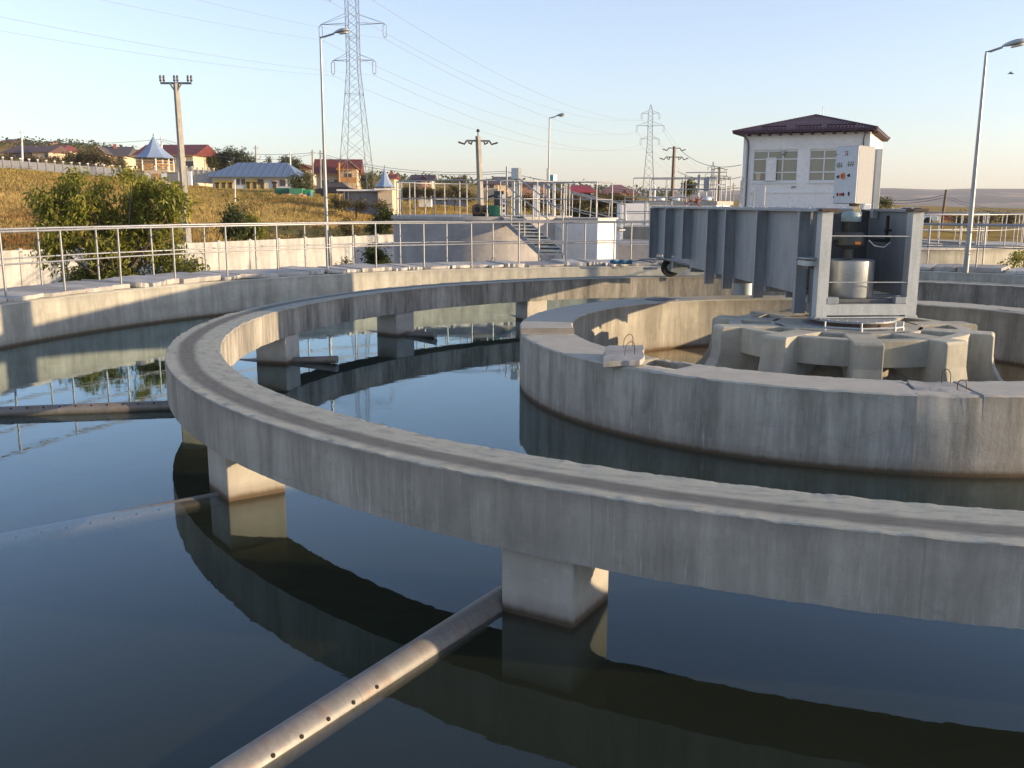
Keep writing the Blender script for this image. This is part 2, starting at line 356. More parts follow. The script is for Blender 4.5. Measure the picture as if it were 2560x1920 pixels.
def field():
    s = NT('dry_field'); o = s.obj(); v = s.vmul(o, (.6, .25, .1))
    a = s.noise(o, .06, 5, .6); b = s.noise(v, 1.2, 8, .7); c_ = s.noise(o, 4, 4, .7)
    c = s.ramp(a, [(.3, (.26,.18,.045)), (.42, (.32,.21,.05)), (.55, (.33,.22,.05)), (.66, (.22,.10,.035)), (.75, (.28,.17,.04))])
    c = s.mix(s.ramp(b, [(.35, .7), (.55, 0)]), c, (.1,.075,.02)); c = s.mix(s.ramp(c_, [(.5, 0), (.7, .5)]), c, (.38,.3,.09))
    # far hills: bare grey-mauve slopes with pale strips of stubble
    x, y, z = s.sep(o); far = s.step(y, 370, 900)
    f1 = s.noise(s.vmul(o, (.3, .25, 2.5)), .011, 5, .6)
    fc = s.ramp(f1, [(.38, (.07,.06,.06)), (.5, (.1,.08,.075)), (.56, (.3,.22,.16)), (.62, (.1,.08,.075))])
    c = s.mix(far, c, fc)
    near = s.math('SUBTRACT', 1.0, s.step(z, -1.25, -.9)); c = s.mix(near, c, s.mix(c_, (.12,.11,.07), (.2,.18,.13)))
    return s.done(c, .95, 0, s.bump(s.math('ADD', b, c_), .8, .15), .1)
M['field'] = field()

def water(name, murk, vol, dens, rip=.0007, tr=.7, gl=(1,1,1)):
    s = NT(name); o = s.obj()
    n = s.noise(s.vmul(o, (1, 1.0, 1)), 5.0, 3, .5); n2 = s.noise(o, 30, 2, .5)
    nb = s.bump(s.math('ADD', n, s.math('MULTIPLY', n2, .10)), 1.0, rip)
    gi = s.n('ShaderNodeNewGeometry').outputs['Incoming']; dt = s.n('ShaderNodeVectorMath', operation='DOT_PRODUCT'); s.L(gi, dt.inputs[0]); s.L(nb, dt.inputs[1])
    co = s.math('ABSOLUTE', dt.outputs['Value']); fr_ = s.math('ADD', .03, s.math('MULTIPLY', .97, s.math('POWER', s.math('SUBTRACT', 1.0, co, True), 4.6)))
    d = s.n('ShaderNodeBsdfDiffuse'); s.L(murk, d.inputs[0]); t = s.n('ShaderNodeBsdfTransparent'); t.inputs[0].default_value = (1,1,1,1)
    m1 = s.n('ShaderNodeMixShader'); m1.inputs[0].default_value = tr; s.t.links.new(d.outputs[0], m1.inputs[1]); s.t.links.new(t.outputs[0], m1.inputs[2])
    g = s.n('ShaderNodeBsdfGlossy'); g.inputs['Roughness'].default_value = 0.0; g.inputs[0].default_value = gl+(1,); s.t.links.new(nb, g.inputs['Normal'])
    m2 = s.n('ShaderNodeMixShader'); s.t.links.new(fr_, m2.inputs[0]); s.t.links.new(m1.outputs[0], m2.inputs[1]); s.t.links.new(g.outputs[0], m2.inputs[2])
    s.t.links.new(m2.outputs[0], s.out.inputs[0])
    va = s.n('ShaderNodeVolumeAbsorption'); va.inputs[0].default_value = vol+(1,); va.inputs[1].default_value = dens; s.t.links.new(va.outputs[0], s.out.inputs['Volume'])
    return s.m
M['water'] = water('tank_water', (.052,.064,.038), (.42,.36,.12), 1.6, gl=(.82, 1.0, 1.1))  # gl paints a teal cast into the mirrored sky
M['waterB'] = water('brown_water', (.2,.115,.03), (.5,.3,.1), 14.0, .0008, .1)
# ------------------------------------------------------------------ ground, field and far hills: one sheet
WA = np.array([-16.5, 31.6]); WB = np.array([-6.26, 48.6]); WDIR = (WB-WA)/np.linalg.norm(WB-WA)
GZ = -1.3
U1 = [-900, 0, 315, 560, 735, 977, 1300, 1560, 2560, 3600]; H1 = [8.2, 7.6, 6.2, 4.1, 4.0, 2.5, 2.0, 1.7, .2, 0]
U2 = [-900, 0, 200, 400, 600, 800, 1000, 1300, 1500, 1700, 2560, 3600]; H2 = [25, 23.4, 22.4, 20.4, 16, 12.5, 10.4, 8.6, 5.8, 3.6, .5, 0]
U3 = [-900, 600, 1560, 1830, 2000, 2202, 2325, 2383, 2560, 3000, 3600]; V3 = [490, 490, 484, 476, 473, 469.3, 473, 470, 470, 476, 482]
def ywall(u):
    k = (u-1280)/FPX
    # intersection of the sight line with the whitewashed wall
    den = WDIR[0]-k*WDIR[1]; t = (k*WA[1]-WA[0])/den if abs(den) > 1e-6 else 999
    y = WA[1]+t*WDIR[1]
    return y if (u < 1150 and t > -30) else 64.0
def ground_z(x, y):
    u = 1280+FPX*x/max(y, .1) if y > 1 else (-900 if x < 0 else 3600)
    u = max(-900, min(3600, u))
    yw = ywall(u) if u < 1150 else 64.0
    if u < -300: yw = min(yw, 31)
    if y < yw+.6: return GZ
    h1 = float(np.interp(u, U1, H1)); h2 = float(np.interp(u, U2, H2)); h3 = 2.31+(507-float(np.interp(u, U3, V3)))/FPX*2900
    n = (mnoise.noise((x*.06, y*.06, 0)))*.5+mnoise.noise((x*.3, y*.3, 3))*.1
    if y < 140:
        t = (y-yw)/(140-yw); return GZ+.9*min(1, (y-yw)/3)*(1-t)+(h1-GZ)*t+n*min(1, (y-yw)/10)
    if y < 350:
        return h1+(h2-h1)*((y-140)/210)**1.4+n
    if y < 1400: return h2+(y-350)/1050*(-.0*h2)+n*2-(y-350)*.004
    t = min(1, max(0, (y-1400)/1500)); t = t*t*(3-2*t)
    zb = h2-4.2
    if y > 2900: return h3-(y-2900)*.05
    return zb+(h3-zb)*t+n*6*t*(1-t)*4
us = np.linspace(-1600, 4200, 150)
ys = np.concatenate([[-60, -20, 2, 15, 25], np.arange(29, 62, .7), np.arange(62, 150, 2.2), np.arange(150, 360, 8), [400, 500, 700, 1000, 1400], np.linspace(1500, 2900, 26), [3000, 3200, 3500]])
gv = []; gf = []
for y in ys:
    for u in us:
        yy = max(y, 25.0); x = (u-1280)/FPX*yy*(1 if y > 20 else 4.0)
        gv.append((x, y, ground_z(x, y) if y > 20 else GZ))
nu = len(us)
for i in range(len(ys)-1):
    for j in range(nu-1): gf.append((i*nu+j, i*nu+j+1, (i+1)*nu+j+1, (i+1)*nu+j))
# drop the cells that would lie inside the sunken tank
def inside_tank(f):
    c = np.mean([gv[i] for i in f], axis=0); return False
g = raw('ground', gv, gf, M['field'], smooth=True, kind='structure')

# ------------------------------------------------------------------ clarifier: walls, water, beam
def ring(mb, r0, r1, z0, z1, t0, t1, step, bev=.015, en=.006, ndiv=4, vdiv=3, cap=True, seed=0, ztopf=None):
    n = max(2, int(round((t1-t0)/step))); full = abs(t1-t0-360) < .01
    prof = [(r0, z0)]
    for k in range(1, vdiv+1): prof.append((r0, z0+(z1-bev-z0)*k/vdiv))
    for k in range(ndiv+1): prof.append((r0+bev+(r1-r0-2*bev)*k/ndiv, z1))
    for k in range(vdiv+1): prof.append((r1, z1-bev-(z1-bev-z0)*k/vdiv))
    m = len(prof); base = len(mb.v)
    it, ib = vdiv, vdiv+1
    for i in range(n if full else n+1):
        t = t0+(t1-t0)*i/n; c, s_ = math.cos(R(t)), math.sin(R(t)); rm = (r0+r1)/2
        for k, (r, z) in enumerate(prof):
            p = (c*r*7, s_*r*7, z*7+seed); q = (c*r*30, s_*r*30, z*30+seed)
            a = en*(mnoise.noise(p)*.8+mnoise.noise(q)*.7)
            edge = k in (vdiv, vdiv+1, vdiv+1+ndiv, vdiv+2+ndiv) or k in (0, m-1)
            e = a*(1.8 if edge else .5)
            chip = 0
            if edge and k not in (0, m-1):
                w = mnoise.noise((c*r*3.1, s_*r*3.1, seed+9)); chip = max(0, w-.4)*en*4+max(0, mnoise.noise((c*r*9, s_*r*9, seed+4))-.45)*en*5
            zz = z+e-chip; rr = r+e*.8+(chip if r < rm else -chip)*.8
            mb.v.append((CX+c*rr, CY+s_*rr, zz))
    nn = n if full else n+1
    for i in range(n):
        j = (i+1) % nn
        for k in range(m):
            l = (k+1) % m; mb.f.append((base+i*m+k, base+j*m+k, base+j*m+l, base+i*m+l))
    if cap and not full:
        mb.f.append(tuple(base+k for k in range(m))); mb.f.append(tuple(base+n*m+k for k in range(m))[::-1])
    return mb

tank = thing('tank_wall', 'outer concrete wall of the round settling tank, stained and patched, under the slab walkway', 'tank wall', (CX, CY, 0))
ring(MB(), 12.73, 14.25, -1.4, .69, 0, 360, .5, .02, .006, 3, 6, seed=3).build('wall_ring', M['wall'], tank, smooth=50)
fl = MB(); fl.lathe([(12.8, -1.29), (12.8, -1.22)], (CX, CY, 0), 96); fl.build('tank_floor', M['hole'], tank)

wb = MB(); wb.lathe([(12.74, -1.2), (12.74, 0.0)], (CX, CY, 0), 180); 
o = wb.build('water', M['water'], None, origin=(CX, CY, 0)); o['kind'] = 'structure'
wb = MB(); wb.lathe([(3.9, -1.2), (3.9, 0.006)], (CX, CY, 0), 120)
o = wb.build('inner_water', M['waterB'], None, origin=(CX, CY, 0)); o['kind'] = 'structure'

# walkway of loose slabs laid round the rim
walk = thing('slab_walkway', 'walkway of uneven broken-edged concrete slabs laid along the outer tank rim', 'walkway', (CX, CY, 0))
def slab(t0, t1, r0, r1, z, th, seed, tilt=0):
    rnd = random.Random(seed); mb = MB(); n = 9; base = 0
    cols = []
    for i in range(n+1):
        t = t0+(t1-t0)*i/n; j = rnd.uniform(-.015, .015)+(rnd.random() < .2)*rnd.uniform(.02, .07)+(.05 if i in (0, n) and rnd.random() < .5 else 0)
        a = r0+j; b = r1+rnd.uniform(-.01, .01); dz = tilt*(i/n-.5)
        cols.append([(a+.008, z-th+dz), (a, z-th*.5+dz+rnd.uniform(-.01, .01)), (a+.004, z-.01+dz), (a+.016, z+dz+rnd.uniform(-.004, .003)), (b-.015, z+dz), (b, z-.015+dz), (b, z-th+dz)])
    m = 7
    for i, c in enumerate(cols):
        t = R(t0+(t1-t0)*i/n)
        for (r, zz) in c: mb.v.append((CX+r*math.cos(t), CY+r*math.sin(t), zz))
    for i in range(n):
        for k in range(m):
            l = (k+1) % m; mb.f.append((i*m+k, (i+1)*m+k, (i+1)*m+l, i*m+l))
    mb.f.append(tuple(range(m))); mb.f.append(tuple(n*m+k for k in range(m))[::-1])
    return mb
t = 28.0; k = 0; rnd = random.Random(11)
while t < 200:
    w = rnd.choice([1.8, 2.4, 2.9, 3.6, 4.4]); gap = rnd.uniform(.1, .24)+(rnd.random() < .2)*.3
    r0 = 12.82+rnd.uniform(-.09, .11); th = rnd.uniform(.055, .1)*(1.25 if t < 80 else 1)
    slab(t, t+w-gap, r0, 14.35+rnd.uniform(-.05, .08), .692+th+rnd.uniform(0, .012), th, k, rnd.uniform(-.035, .035)).build('slab', M['slab'], walk)
    t += w; k += 1

# two guard rails along the walkway
def arc_rail(label, r, t0, t1, offset, stepdeg, z0=.717, h=1.1, rr=.021, cx=CX, cy=CY, mid=.52, name='guard_rail', extra=None, mat='rail', post_r=None):
    root = thing(name, label, 'railing', (cx, cy, 0), None)
    for z_, nm in ((h, 'top_rail'), (h*mid, 'mid_rail')):
        n = int((t1-t0)/1.2); mb = MB()
        mb.tube([(cx+(r+.002*mnoise.noise((i*.3, z_, r)))*math.cos(R(t0+(t1-t0)*i/n)), cy+r*math.sin(R(t0+(t1-t0)*i/n)), z0+z_+.012*mnoise.noise((i*.11, z_*5, r))) for i in range(n+1)], rr if z_ == h else rr*.72, 8)
        mb.build(nm, M[mat], root, smooth=60)
    t = offset
    while t > t0: t -= stepdeg
    t += stepdeg; base = None
    while t <= t1:
        if base is None:
            mb = MB(); mb.tube([(cx+r, cy, z0-.03), (cx+r, cy, z0+h)], post_r or rr*.95, 8); base = mb.build('post', M[mat], root, smooth=60, origin=(cx+r, cy, z0)); o = base
        else: o = base.copy(); COL.objects.link(o); o.parent = root
        lean = random.uniform(-.006, .006)
        o.location = (r*math.cos(R(t)), r*math.sin(R(t)), z0); o.rotation_euler = (lean, random.uniform(-.006, .006), 0)
        t += stepdeg
    return root
arc_rail('pale galvanised guard rail along the inner edge of the slab walkway', 12.98, 20, 205, 125.4, 5.65)
arc_rail('pale galvanised guard rail along the outer edge of the slab walkway', 14.3, 20, 200, 125.2, 5.2)

# raised ring beam on square piers
beam = thing('ring_beam', 'raised circular concrete beam with a dark wheel track, carried on square piers in the water', 'ring beam', (CX, CY, 0))
ring(MB(), 7.654, 8.198, .401, .802, 0, 360, .2, .007, .0055, 8, 5, seed=1).build('beam', M['beam'], beam, smooth=30)
for k in range(15):
    a = 119.5+24*k; mb = MB(); w = 3.05/2*R(1)*8
    for (rr, s_) in ((7.67, -1), (8.17, -1), (8.17, 1), (7.67, 1)): pass
    c = PC(7.905, a, 0); T = Matrix.Translation((c.x, c.y, 0)) @ Matrix.Rotation(R(a), 4, 'Z')
    mb.T = T; mb.hexa([(-.235, -.23, -1.25), (.235, -.23, -1.25), (.235, .23, -1.25), (-.235, .23, -1.25), (-.235, -.23, .405), (.235, -.23, .405), (.235, .23, .405), (-.235, .23, .405)])
    mb.build('pier', M['pier'], beam, bevel=.01)

# perforated draw-off pipes running out from the piers
lab = {119.5: 'end of grey perforated pipe poking past the third far pier', 143.5: 'capped grey pipe end poking past the middle far pier', 167.5: 'capped grey pipe end beside the nearest far pier below the beam',
       191.1: 'pale perforated pipe lying on the water at the left, almost reaching the beam', 215.5: 'thin half-sunken pipe running left from the sunlit pier', 237.5: 'long rusty perforated pipe in the foreground running to the front pier',
       263.5: 'submerged pipe under the right end of the near beam'}
for a, lb in lab.items():
    z0, z1 = {191.1: (.042, .03), 215.5: (-.035, -.13), 237.5: (-.004, -.055), 167.5: (.062, -.33), 143.5: (.06, -.33), 119.5: (.09, -.35)}.get(a, (0, -.05))
    root = thing('draw_off_pipe', lb, 'pipe', tuple(PC(10, a, 0)), 'perforated pipes set radially round the tank')
    rp = .084 if a == 237.5 else (.064 if a > 180 else .054); q0 = PC(7.0 if a < 180 else (7.9 if a == 237.5 else 7.3), a, z0); q1 = PC(12.74, a, z1); mb = MB()
    off = Vector((math.cos(R(a+90)), math.sin(R(a+90)), 0))*(-.02)
    mb.tube([q0+off, q1+off], rp, 28)
    mb.build('pipe', M['pipe'], root, smooth=50)
    cb = MB(); d = (q0-q1).normalized(); cb.tube([q0+off-d*.06, q0+off+d*.012], rp*1.06, 28); cb.build('end_cap', M['pipe'], root, smooth=50)
    if a == 237.5:
        for rr in (8.9, 10.05, 11.2):
            f = (rr-7.3)/(12.74-7.3); p = q0.lerp(q1, f)+off; jb = MB(); jb.tube([p-d*.02, p+d*.02], rp*1.012, 28); jb.build('joint', M['pipe'], root, smooth=50)
    if a in (191.1, 215.5, 237.5):
        hb = None; side = -1 if a != 191.1 else 1
        L = (q1-q0).length; n = int(L/.163)
        for i in range(8 if a != 191.1 else 6, n):
            p = q0.lerp(q1, i/n)+off; tang = Vector((math.cos(R(a+90)), math.sin(R(a+90)), 0))
            # holes sit on the flank facing the camera
            cdir = (Vector((0,0,CAMH))-p); cdir = (cdir-d*cdir.dot(d)).normalized()
            side_v = tang if cdir.dot(tang) > 0 else -tang
            nrm = (Vector((0,0,1))*(.5 if a != 191.1 else .72)+side_v*(.9 if a != 191.1 else .66)).normalized()
            if hb is None:
                h_ = MB(); h_.lathe([(.0105, -.004), (.0105, .003)], (0,0,0), 12); o = h_.build('hole', M['hole'], root, origin=(0,0,0)); hb = o
            else: o = hb.copy(); COL.objects.link(o); o.parent = root
            o.location = p+nrm*rp-Vector(root['_w']); o.rotation_euler = nrm.to_track_quat('Z', 'Y').to_euler()

# inner ring wall, its recesses, lids and lifting hooks
inner = thing('inner_ring_wall', 'thick inner ring wall of streaked grey concrete round the centre column', 'tank wall', (CX, CY, 0))
ring(MB(), 3.495, 4.174, -1.25, .765, -28, 183.5, .6, .014, .004, 6, 8, seed=5).build('far_wall', M['inner'], inner, smooth=35)
# near side, lower, cut by open recesses
segs = [(183.5, 184.2, .70), (184.2, 187.0, .675), (187.0, 218.8, .71), (227.2, 258.9, .71), (266.3, 332.0, .72)]
for (a, b, zt) in segs:
    if zt == .675:
        ring(MB(), 3.495, 4.174, -1.25, .69, a, b, .6, .01, .006, 6, 8, seed=6).build('near_wall', M['inner'], inner, smooth=50); continue
    ring(MB(), 3.495, 4.174, -1.25, zt, a, b, .6, .014, .004, 6, 8, seed=6).build('near_wall', M['inner'], inner, smooth=35)
# recess bodies: outer skin full height, pocket floor lower
for (a, b) in ((218.8, 227.2), (258.9, 266.3)):
    ring(MB(), 3.9, 4.174, -1.25, .71, a, b, .6, .02, .006, 3, 8, seed=8).build('near_wall', M['inner'], inner, smooth=50)
    ring(MB(), 3.495, 3.9, -1.25, .48, a, b, .6, .01, .02, 3, 6, seed=9).build('recess_floor', M['inner'], inner, smooth=50)
    ring(MB(), 3.495, 3.56, .48, .70, a, b, .6, .01, .012, 1, 2, seed=10).build('recess_lip', M['inner'], inner, smooth=50)
def hook(p, yaw, r=.055, h=.1, lean=0):
    pts = []
    for i in range(13):
        a = math.pi*i/12; pts.append(Vector((math.cos(a)*r, lean*math.sin(a), h*.45+math.sin(a)*h*.55 if 0 < i < 12 else 0)))
    M3 = Matrix.Rotation(yaw, 3, 'Z'); return [Vector(p)+M3 @ q for q in pts]
lid = thing('broken_slab', 'broken concrete lid lying tilted across the inner wall beside the open recess', 'lid', tuple(PC(3.95, 216.5, .72)))
mb = MB(); T = Matrix.Translation(Vector((1.15, 9.60, .775))) @ Matrix.Rotation(R(-6), 4, 'Z') @ Matrix.Rotation(R(4), 4, 'X') @ Matrix.Rotation(R(-3), 4, 'Y'); mb.T = T
rn = random.Random(4); loop = []
for k in range(26):
    a = k/26*4; sidx = int(a); f = a-sidx; cs = [(-.2, -.36), (.2, -.33), (.21, .36), (-.19, .38)]
    p = Vector(cs[sidx]).lerp(Vector(cs[(sidx+1) % 4]), f); loop.append((p.x+rn.uniform(-.014, .014), p.y+rn.uniform(-.014, .014)))
mb.v = []; mb.prism([p for p in loop], -.04, .018); mb.build('slab_body', M['patch'], lid, bevel=.006)
for (dx, dy) in ((.05, .2), (.06, -.16)):
    q = T @ Vector((dx, dy, .03)); hb = MB(); hb.tube(hook(q, R(30), (.06), .14, -.02), .0042, 6); hb.build('lifting_hook', M['rust'], lid, smooth=60)
lid2 = thing('hatch_cover', 'cracked rectangular lid seated flush in the near inner wall with two wire hooks', 'lid', tuple(PC(3.8, 262.6, .7)))
mb = MB(); 
slabp = [PC(3.58, 259.3, 0), PC(3.58, 265.9, 0), PC(3.98, 265.9, 0), PC(3.98, 259.3, 0)]
ring(mb, 3.57, 4.0, .64, .718, 259.4, 265.8, .6, .008, .012, 4, 1, seed=21); mb.build('slab_body', M['patch'], lid2, smooth=50)
for (rr, aa, h_) in ((3.62, 264.6, .13), (3.93, 265.0, .09)):
    hb = MB(); hb.tube(hook(PC(rr, aa, .715), R(10), .045, h_, .01), .0042, 6); hb.build('lifting_hook', M['rust'], lid2, smooth=60)
hb = MB(); hb.tube(hook(PC(3.8, 28, .765), R(10), .06, .1, .01), .007, 6); hb.build('lifting_hook', M['rust'], inner, smooth=60)
mb = MB(); ring(mb, 3.6, 3.95, .765, .772, 26, 34, 1, .002, .004, 2, 1, seed=2); mb.build('lid_seam', M['inner'], inner)
# two lids on the far left part of the wall
mb = MB(); ring(mb, 3.62, 3.98, .75, .778, 116, 122, 1, .004, .008, 2, 1, seed=12); mb.build('lid', M['steelD'], inner)

# centre support: star of buttresses
star = thing('centre_support', 'cast concrete centre support, a low star of ten curved buttresses with openings in its top', 'support', (CX, CY, 0))
ZT = .80
A0 = -101.0
top = MB(); N = 360
def annulus(mb, r0, r1, z0, z1, t0=0, t1=360, n=120):
    full = abs(t1-t0-360) < .01; b = len(mb.v); m = n if full else n+1
    for i in range(m):
        t = R(t0+(t1-t0)*i/n); c, s_ = math.cos(t), math.sin(t)
        for (r, z) in ((r0, z0), (r1, z0), (r1, z1), (r0, z1)): mb.v.append((CX+c*r, CY+s_*r, z))
    for i in range(n):
        j = (i+1) % m
        for k in range(4): mb.f.append((b+i*4+k, b+j*4+k, b+j*4+(k+1) % 4, b+i*4+(k+1) % 4))
    if not full: mb.f.append((b, b+1, b+2, b+3)); mb.f.append((b+n*4+3, b+n*4+2, b+n*4+1, b+n*4))
    return mb
annulus(MB(), .02, .93, .42, ZT, n=72).build('hub', M['star'], star, bevel=.02)
for k in range(10):
    a = A0+36*k
    annulus(MB(), 1.30, 1.46, (.48), ZT-.004, a+5, a+31, 16).build('ring_panel', M['star'], star, bevel=.012)
    # inner sloping web of each opening
    mb = MB(); mb.T = Matrix.Translation((CX, CY, 0)) @ Matrix.Rotation(R(a), 4, 'Z')
    w = .165
    prof = [(.85, ZT), (1.68, ZT), (1.705, ZT-.03), (1.71, .5), (1.74, .38), (1.82, .24), (1.96, .1), (2.12, -.05), (2.2, -.3), (2.2, -1.2), (1.2, -1.2), (1.2, .3), (.85, .42)]
    mb.extr([(x, -w, z) for x, z in prof], (0, 2*w, 0)); mb.build('buttress', M['star'], star, bevel=.012)
mb = MB(); mb.lathe([(.8, -1.2), (.8, .42)], (CX, CY, 0), 40); mb.build('core', M['star'], star, smooth=50)

# slewing ring
slew = thing('slewing_ring', 'oily bolted slewing ring between the centre support and the bridge', 'bearing', (CX+.05, CY+.1, .8))
mb = MB(); c0 = (CX+.05, CY-.05, 0)
mb.lathe([(.60, .80), (.60, .815), (.50, .82), (.50, .87), (.54, .872), (.54, .895), (.4, .895)], c0, 64); mb.build('ring', M['steel'], slew, smooth=40)
mb = MB(); mb.lathe([(.502, .822), (.51, .868)], c0, 64); mb.build('grease_race', M['rust'], slew, smooth=40)
bb = None
for k in range(28):
    t = 2*math.pi*k/28; p = Vector((c0[0]+(.522)*math.cos(t), c0[1]+.522*math.sin(t), .895))
    if bb is None: mb = MB(); mb.lathe([(.013, -.012), (.013, .014)], tuple(p), 6); bb = mb.build('bolt', M['steelL'], slew, origin=p)
    else: o = bb.copy(); COL.objects.link(o); o.location = p-Vector(slew['_w'])
mb = MB(); pts = [PC(.76, a, .835) for a in (-128, -96, -62, -50)]
for a, b in zip(pts, pts[1:]): mb.tube([a, b], .012, 6)
for p in pts: mb.tube([p, p+Vector((0,0,.07))], .012, 6); mb.tube([p+Vector((0,0,-.035)), p], .018, 6)
mb.build('scraper_bar', M['steelL'], slew, smooth=50)
# ------------------------------------------------------------------ rotating bridge
BL = Vector((3.81, 11.73, 0)); BD = Vector((-.091, 1, 0)).normalized(); BN = Vector((BD.y, -BD.x, 0))   # BN points right, across the bridge
BW = 1.23; BZ0, BZ1 = 1.15, 2.24
def Bp(s_, w, z): return BL+BD*s_+BN*w+Vector((0,0,z))
def byy(y): return (y-11.73)/BD.y
bridge = thing('scraper_bridge', 'grey galvanised rotating scraper bridge with ribbed side plates and an open end frame', 'bridge', (CX, CY, 0))
LEN = byy(20.2)
def plate(name, s0, s1, w, z0, z1, th, mat='steel', zb1=None, par=bridge):
    mb = MB(); zb1 = z0 if zb1 is None else zb1
    return mb.hexa([Bp(s0, w, z0), Bp(s1, w, zb1), Bp(s1, w+th, zb1), Bp(s0, w+th, z0), Bp(s0, w, z1), Bp(s1, w, z1), Bp(s1, w+th, z1), Bp(s0, w+th, z1)]).build(name, M[mat], par)
ribs = [byy(y) for y in (20.1, 18.85, 17.55, 16.03, 15.07, 13.65, 12.12)]
# left web as separate sheets between the ribs
edges = [LEN]+ribs[1:]+[.16]
for i in range(len(edges)-1):
    s1, s0 = edges[i], edges[i+1]
    zb0 = BZ0; zb1 = BZ0
    if i == 0: zb0, zb1 = 1.30, 1.24
    if i == 1: zb0, zb1 = BZ0+.04, 1.30
    if i == 6:
        continue
    plate('side_plate', s0+.006, s1-.006, 0, zb0, BZ1-.03, .012, 'steel', zb1)
# last bay before the end frame has an opening with a small bracket
plate('side_plate', .16, ribs[6]-.006, .03, 1.62, BZ1-.03, .012); plate('side_plate', .16, ribs[6]-.006, .03, .93, 1.50, .012)
mb = MB(); mb.box(tuple(Bp(.22, -.06, 1.58)), (.2, .24, .07), yaw=math.atan2(BN.y, BN.x)); mb.build('bracket', M['steelL'], bridge, bevel=.006)
mb = MB(); mb.box(tuple(Bp(.22, -.06, 1.64)), (.24, .3, .02), yaw=math.atan2(BN.y, BN.x)); mb.build('bracket_lid', M['steel'], bridge)
plate('side_plate', .1, LEN, BW-.012, BZ0, BZ1-.03, .012)
for i, s_ in enumerate(ribs):
    lo = {0: 1.17, 1: 1.23, 2: 1.3}.get(i, .97 if i < 6 else .92)
    mb = MB(); mb.bar(Bp(s_, -.085, lo), Bp(s_, -.085, BZ1-.03), .17, .010, up=tuple(BD)) ; mb.bar(Bp(s_-.03, -.165, lo), Bp(s_-.03, -.165, BZ1-.03), .010, .06, up=tuple(BD))
    mb.build('rib', M['steel'], bridge)
    mb = MB(); mb.bar(Bp(s_, BW+.085, BZ0-.1), Bp(s_, BW+.085, BZ1-.03), .17, .010, up=tuple(BD)); mb.build('rib', M['steel'], bridge)
    if i > 0:
        mb = MB(); mb.bar(Bp(s_, 0.02, BZ0-.04), Bp(s_, BW-.02, BZ0-.04), .1, .1); mb.build('cross_beam', M['steel'], bridge)
for w in (-.07, BW-.05):
    mb = MB(); mb.bar(Bp(.02, w+.06, BZ1-.01), Bp(LEN+.02, w+.06, BZ1-.01), .2, .035); mb.build('top_flange', M['steel'], bridge, bevel=.004)
bb = None
for i in range(16):
    for w in (-.06, BW+.06):
        p = Bp(.3+i*.52, w, BZ1+.008)
        if bb is None: mb = MB(); mb.lathe([(.014, 0), (.014, .016), (.006, .022)], tuple(p), 6); bb = mb.build('bolt', M['steelL'], bridge, origin=p)
        else: o = bb.copy(); COL.objects.link(o); o.location = p-Vector(bridge['_w'])
mb = MB(); mb.hexa([Bp(1.1, .02, 1.16), Bp(1.1, BW-.03, 1.16), Bp(LEN, BW-.03, 1.16), Bp(LEN, .02, 1.16), Bp(1.1, .02, 1.19), Bp(1.1, BW-.03, 1.19), Bp(LEN, BW-.03, 1.19), Bp(LEN, .02, 1.19)]); mb.build('deck', M['steelD'], bridge)
# end frame
FZ = .93
for w, nm in ((.055, 'frame_post'), (BW-.01, 'frame_post')):
    mb = MB(); sgn = 1 if w < .5 else -1
    # channel section: web facing forward, flanges running back
    mb.bar(Bp(0, w, FZ-.01), Bp(0, w, BZ1-.03), .14, .012, up=tuple(BD)); mb.bar(Bp(.07, w-.064, FZ-.01), Bp(.07, w-.064, BZ1-.03), .012, .14, up=tuple(BD)); mb.bar(Bp(.07, w+.064, FZ-.01), Bp(.07, w+.064, BZ1-.03), .012, .14, up=tuple(BD))
    mb.build(nm, M['steelL'], bridge)
    mb = MB(); mb.box(tuple(Bp(.04, w, BZ1-.005)), (.2, .2, .035), yaw=math.atan2(BN.y, BN.x)); mb.build('post_cap', M['rust'], bridge, bevel=.004)
mb = MB(); mb.bar(Bp(.05, -.03, FZ-.02), Bp(.05, BW+.08, FZ-.02), .14, .016); mb.build('base_plate', M['steelL'], bridge)
mb = MB(); mb.bar(Bp(0, .125, 1.005), Bp(0, BW-.08, 1.005), .012, .135); mb.bar(Bp(.07, .125, 1.07), Bp(.07, BW-.08, 1.07), .14, .012); mb.build('base_channel', M['steelL'], bridge)
mb = MB(); mb.bar(Bp(.12, .13, 1.11), Bp(.12, BW-.09, 1.11), .08, .05); mb.build('drum_cradle', M['steelD'], bridge, bevel=.004)
for w in (.19, BW-.15):
    mb = MB(); mb.box(tuple(Bp(.05, w, 1.12)), (.15, .12, .085), yaw=math.atan2(BN.y, BN.x)); mb.build('cradle_block', M['steel'], bridge, bevel=.006)
for z in (1.35, 1.92):
    mb = MB(); mb.tube([Bp(.01, .11, z), Bp(.01, BW-.06, z-.004)], .007, 8); mb.build('safety_rod', M['steelL'], bridge, smooth=50)
mb = MB(); mb.hexa([Bp(.1, .13, 1.02), Bp(.1, BW-.1, 1.02), Bp(1.1, BW-.1, 1.02), Bp(1.1, .13, 1.02), Bp(.1, .13, 1.06), Bp(.1, BW-.1, 1.06), Bp(1.1, BW-.1, 1.06), Bp(1.1, .13, 1.06)]); mb.build('deck', M['steelD'], bridge)
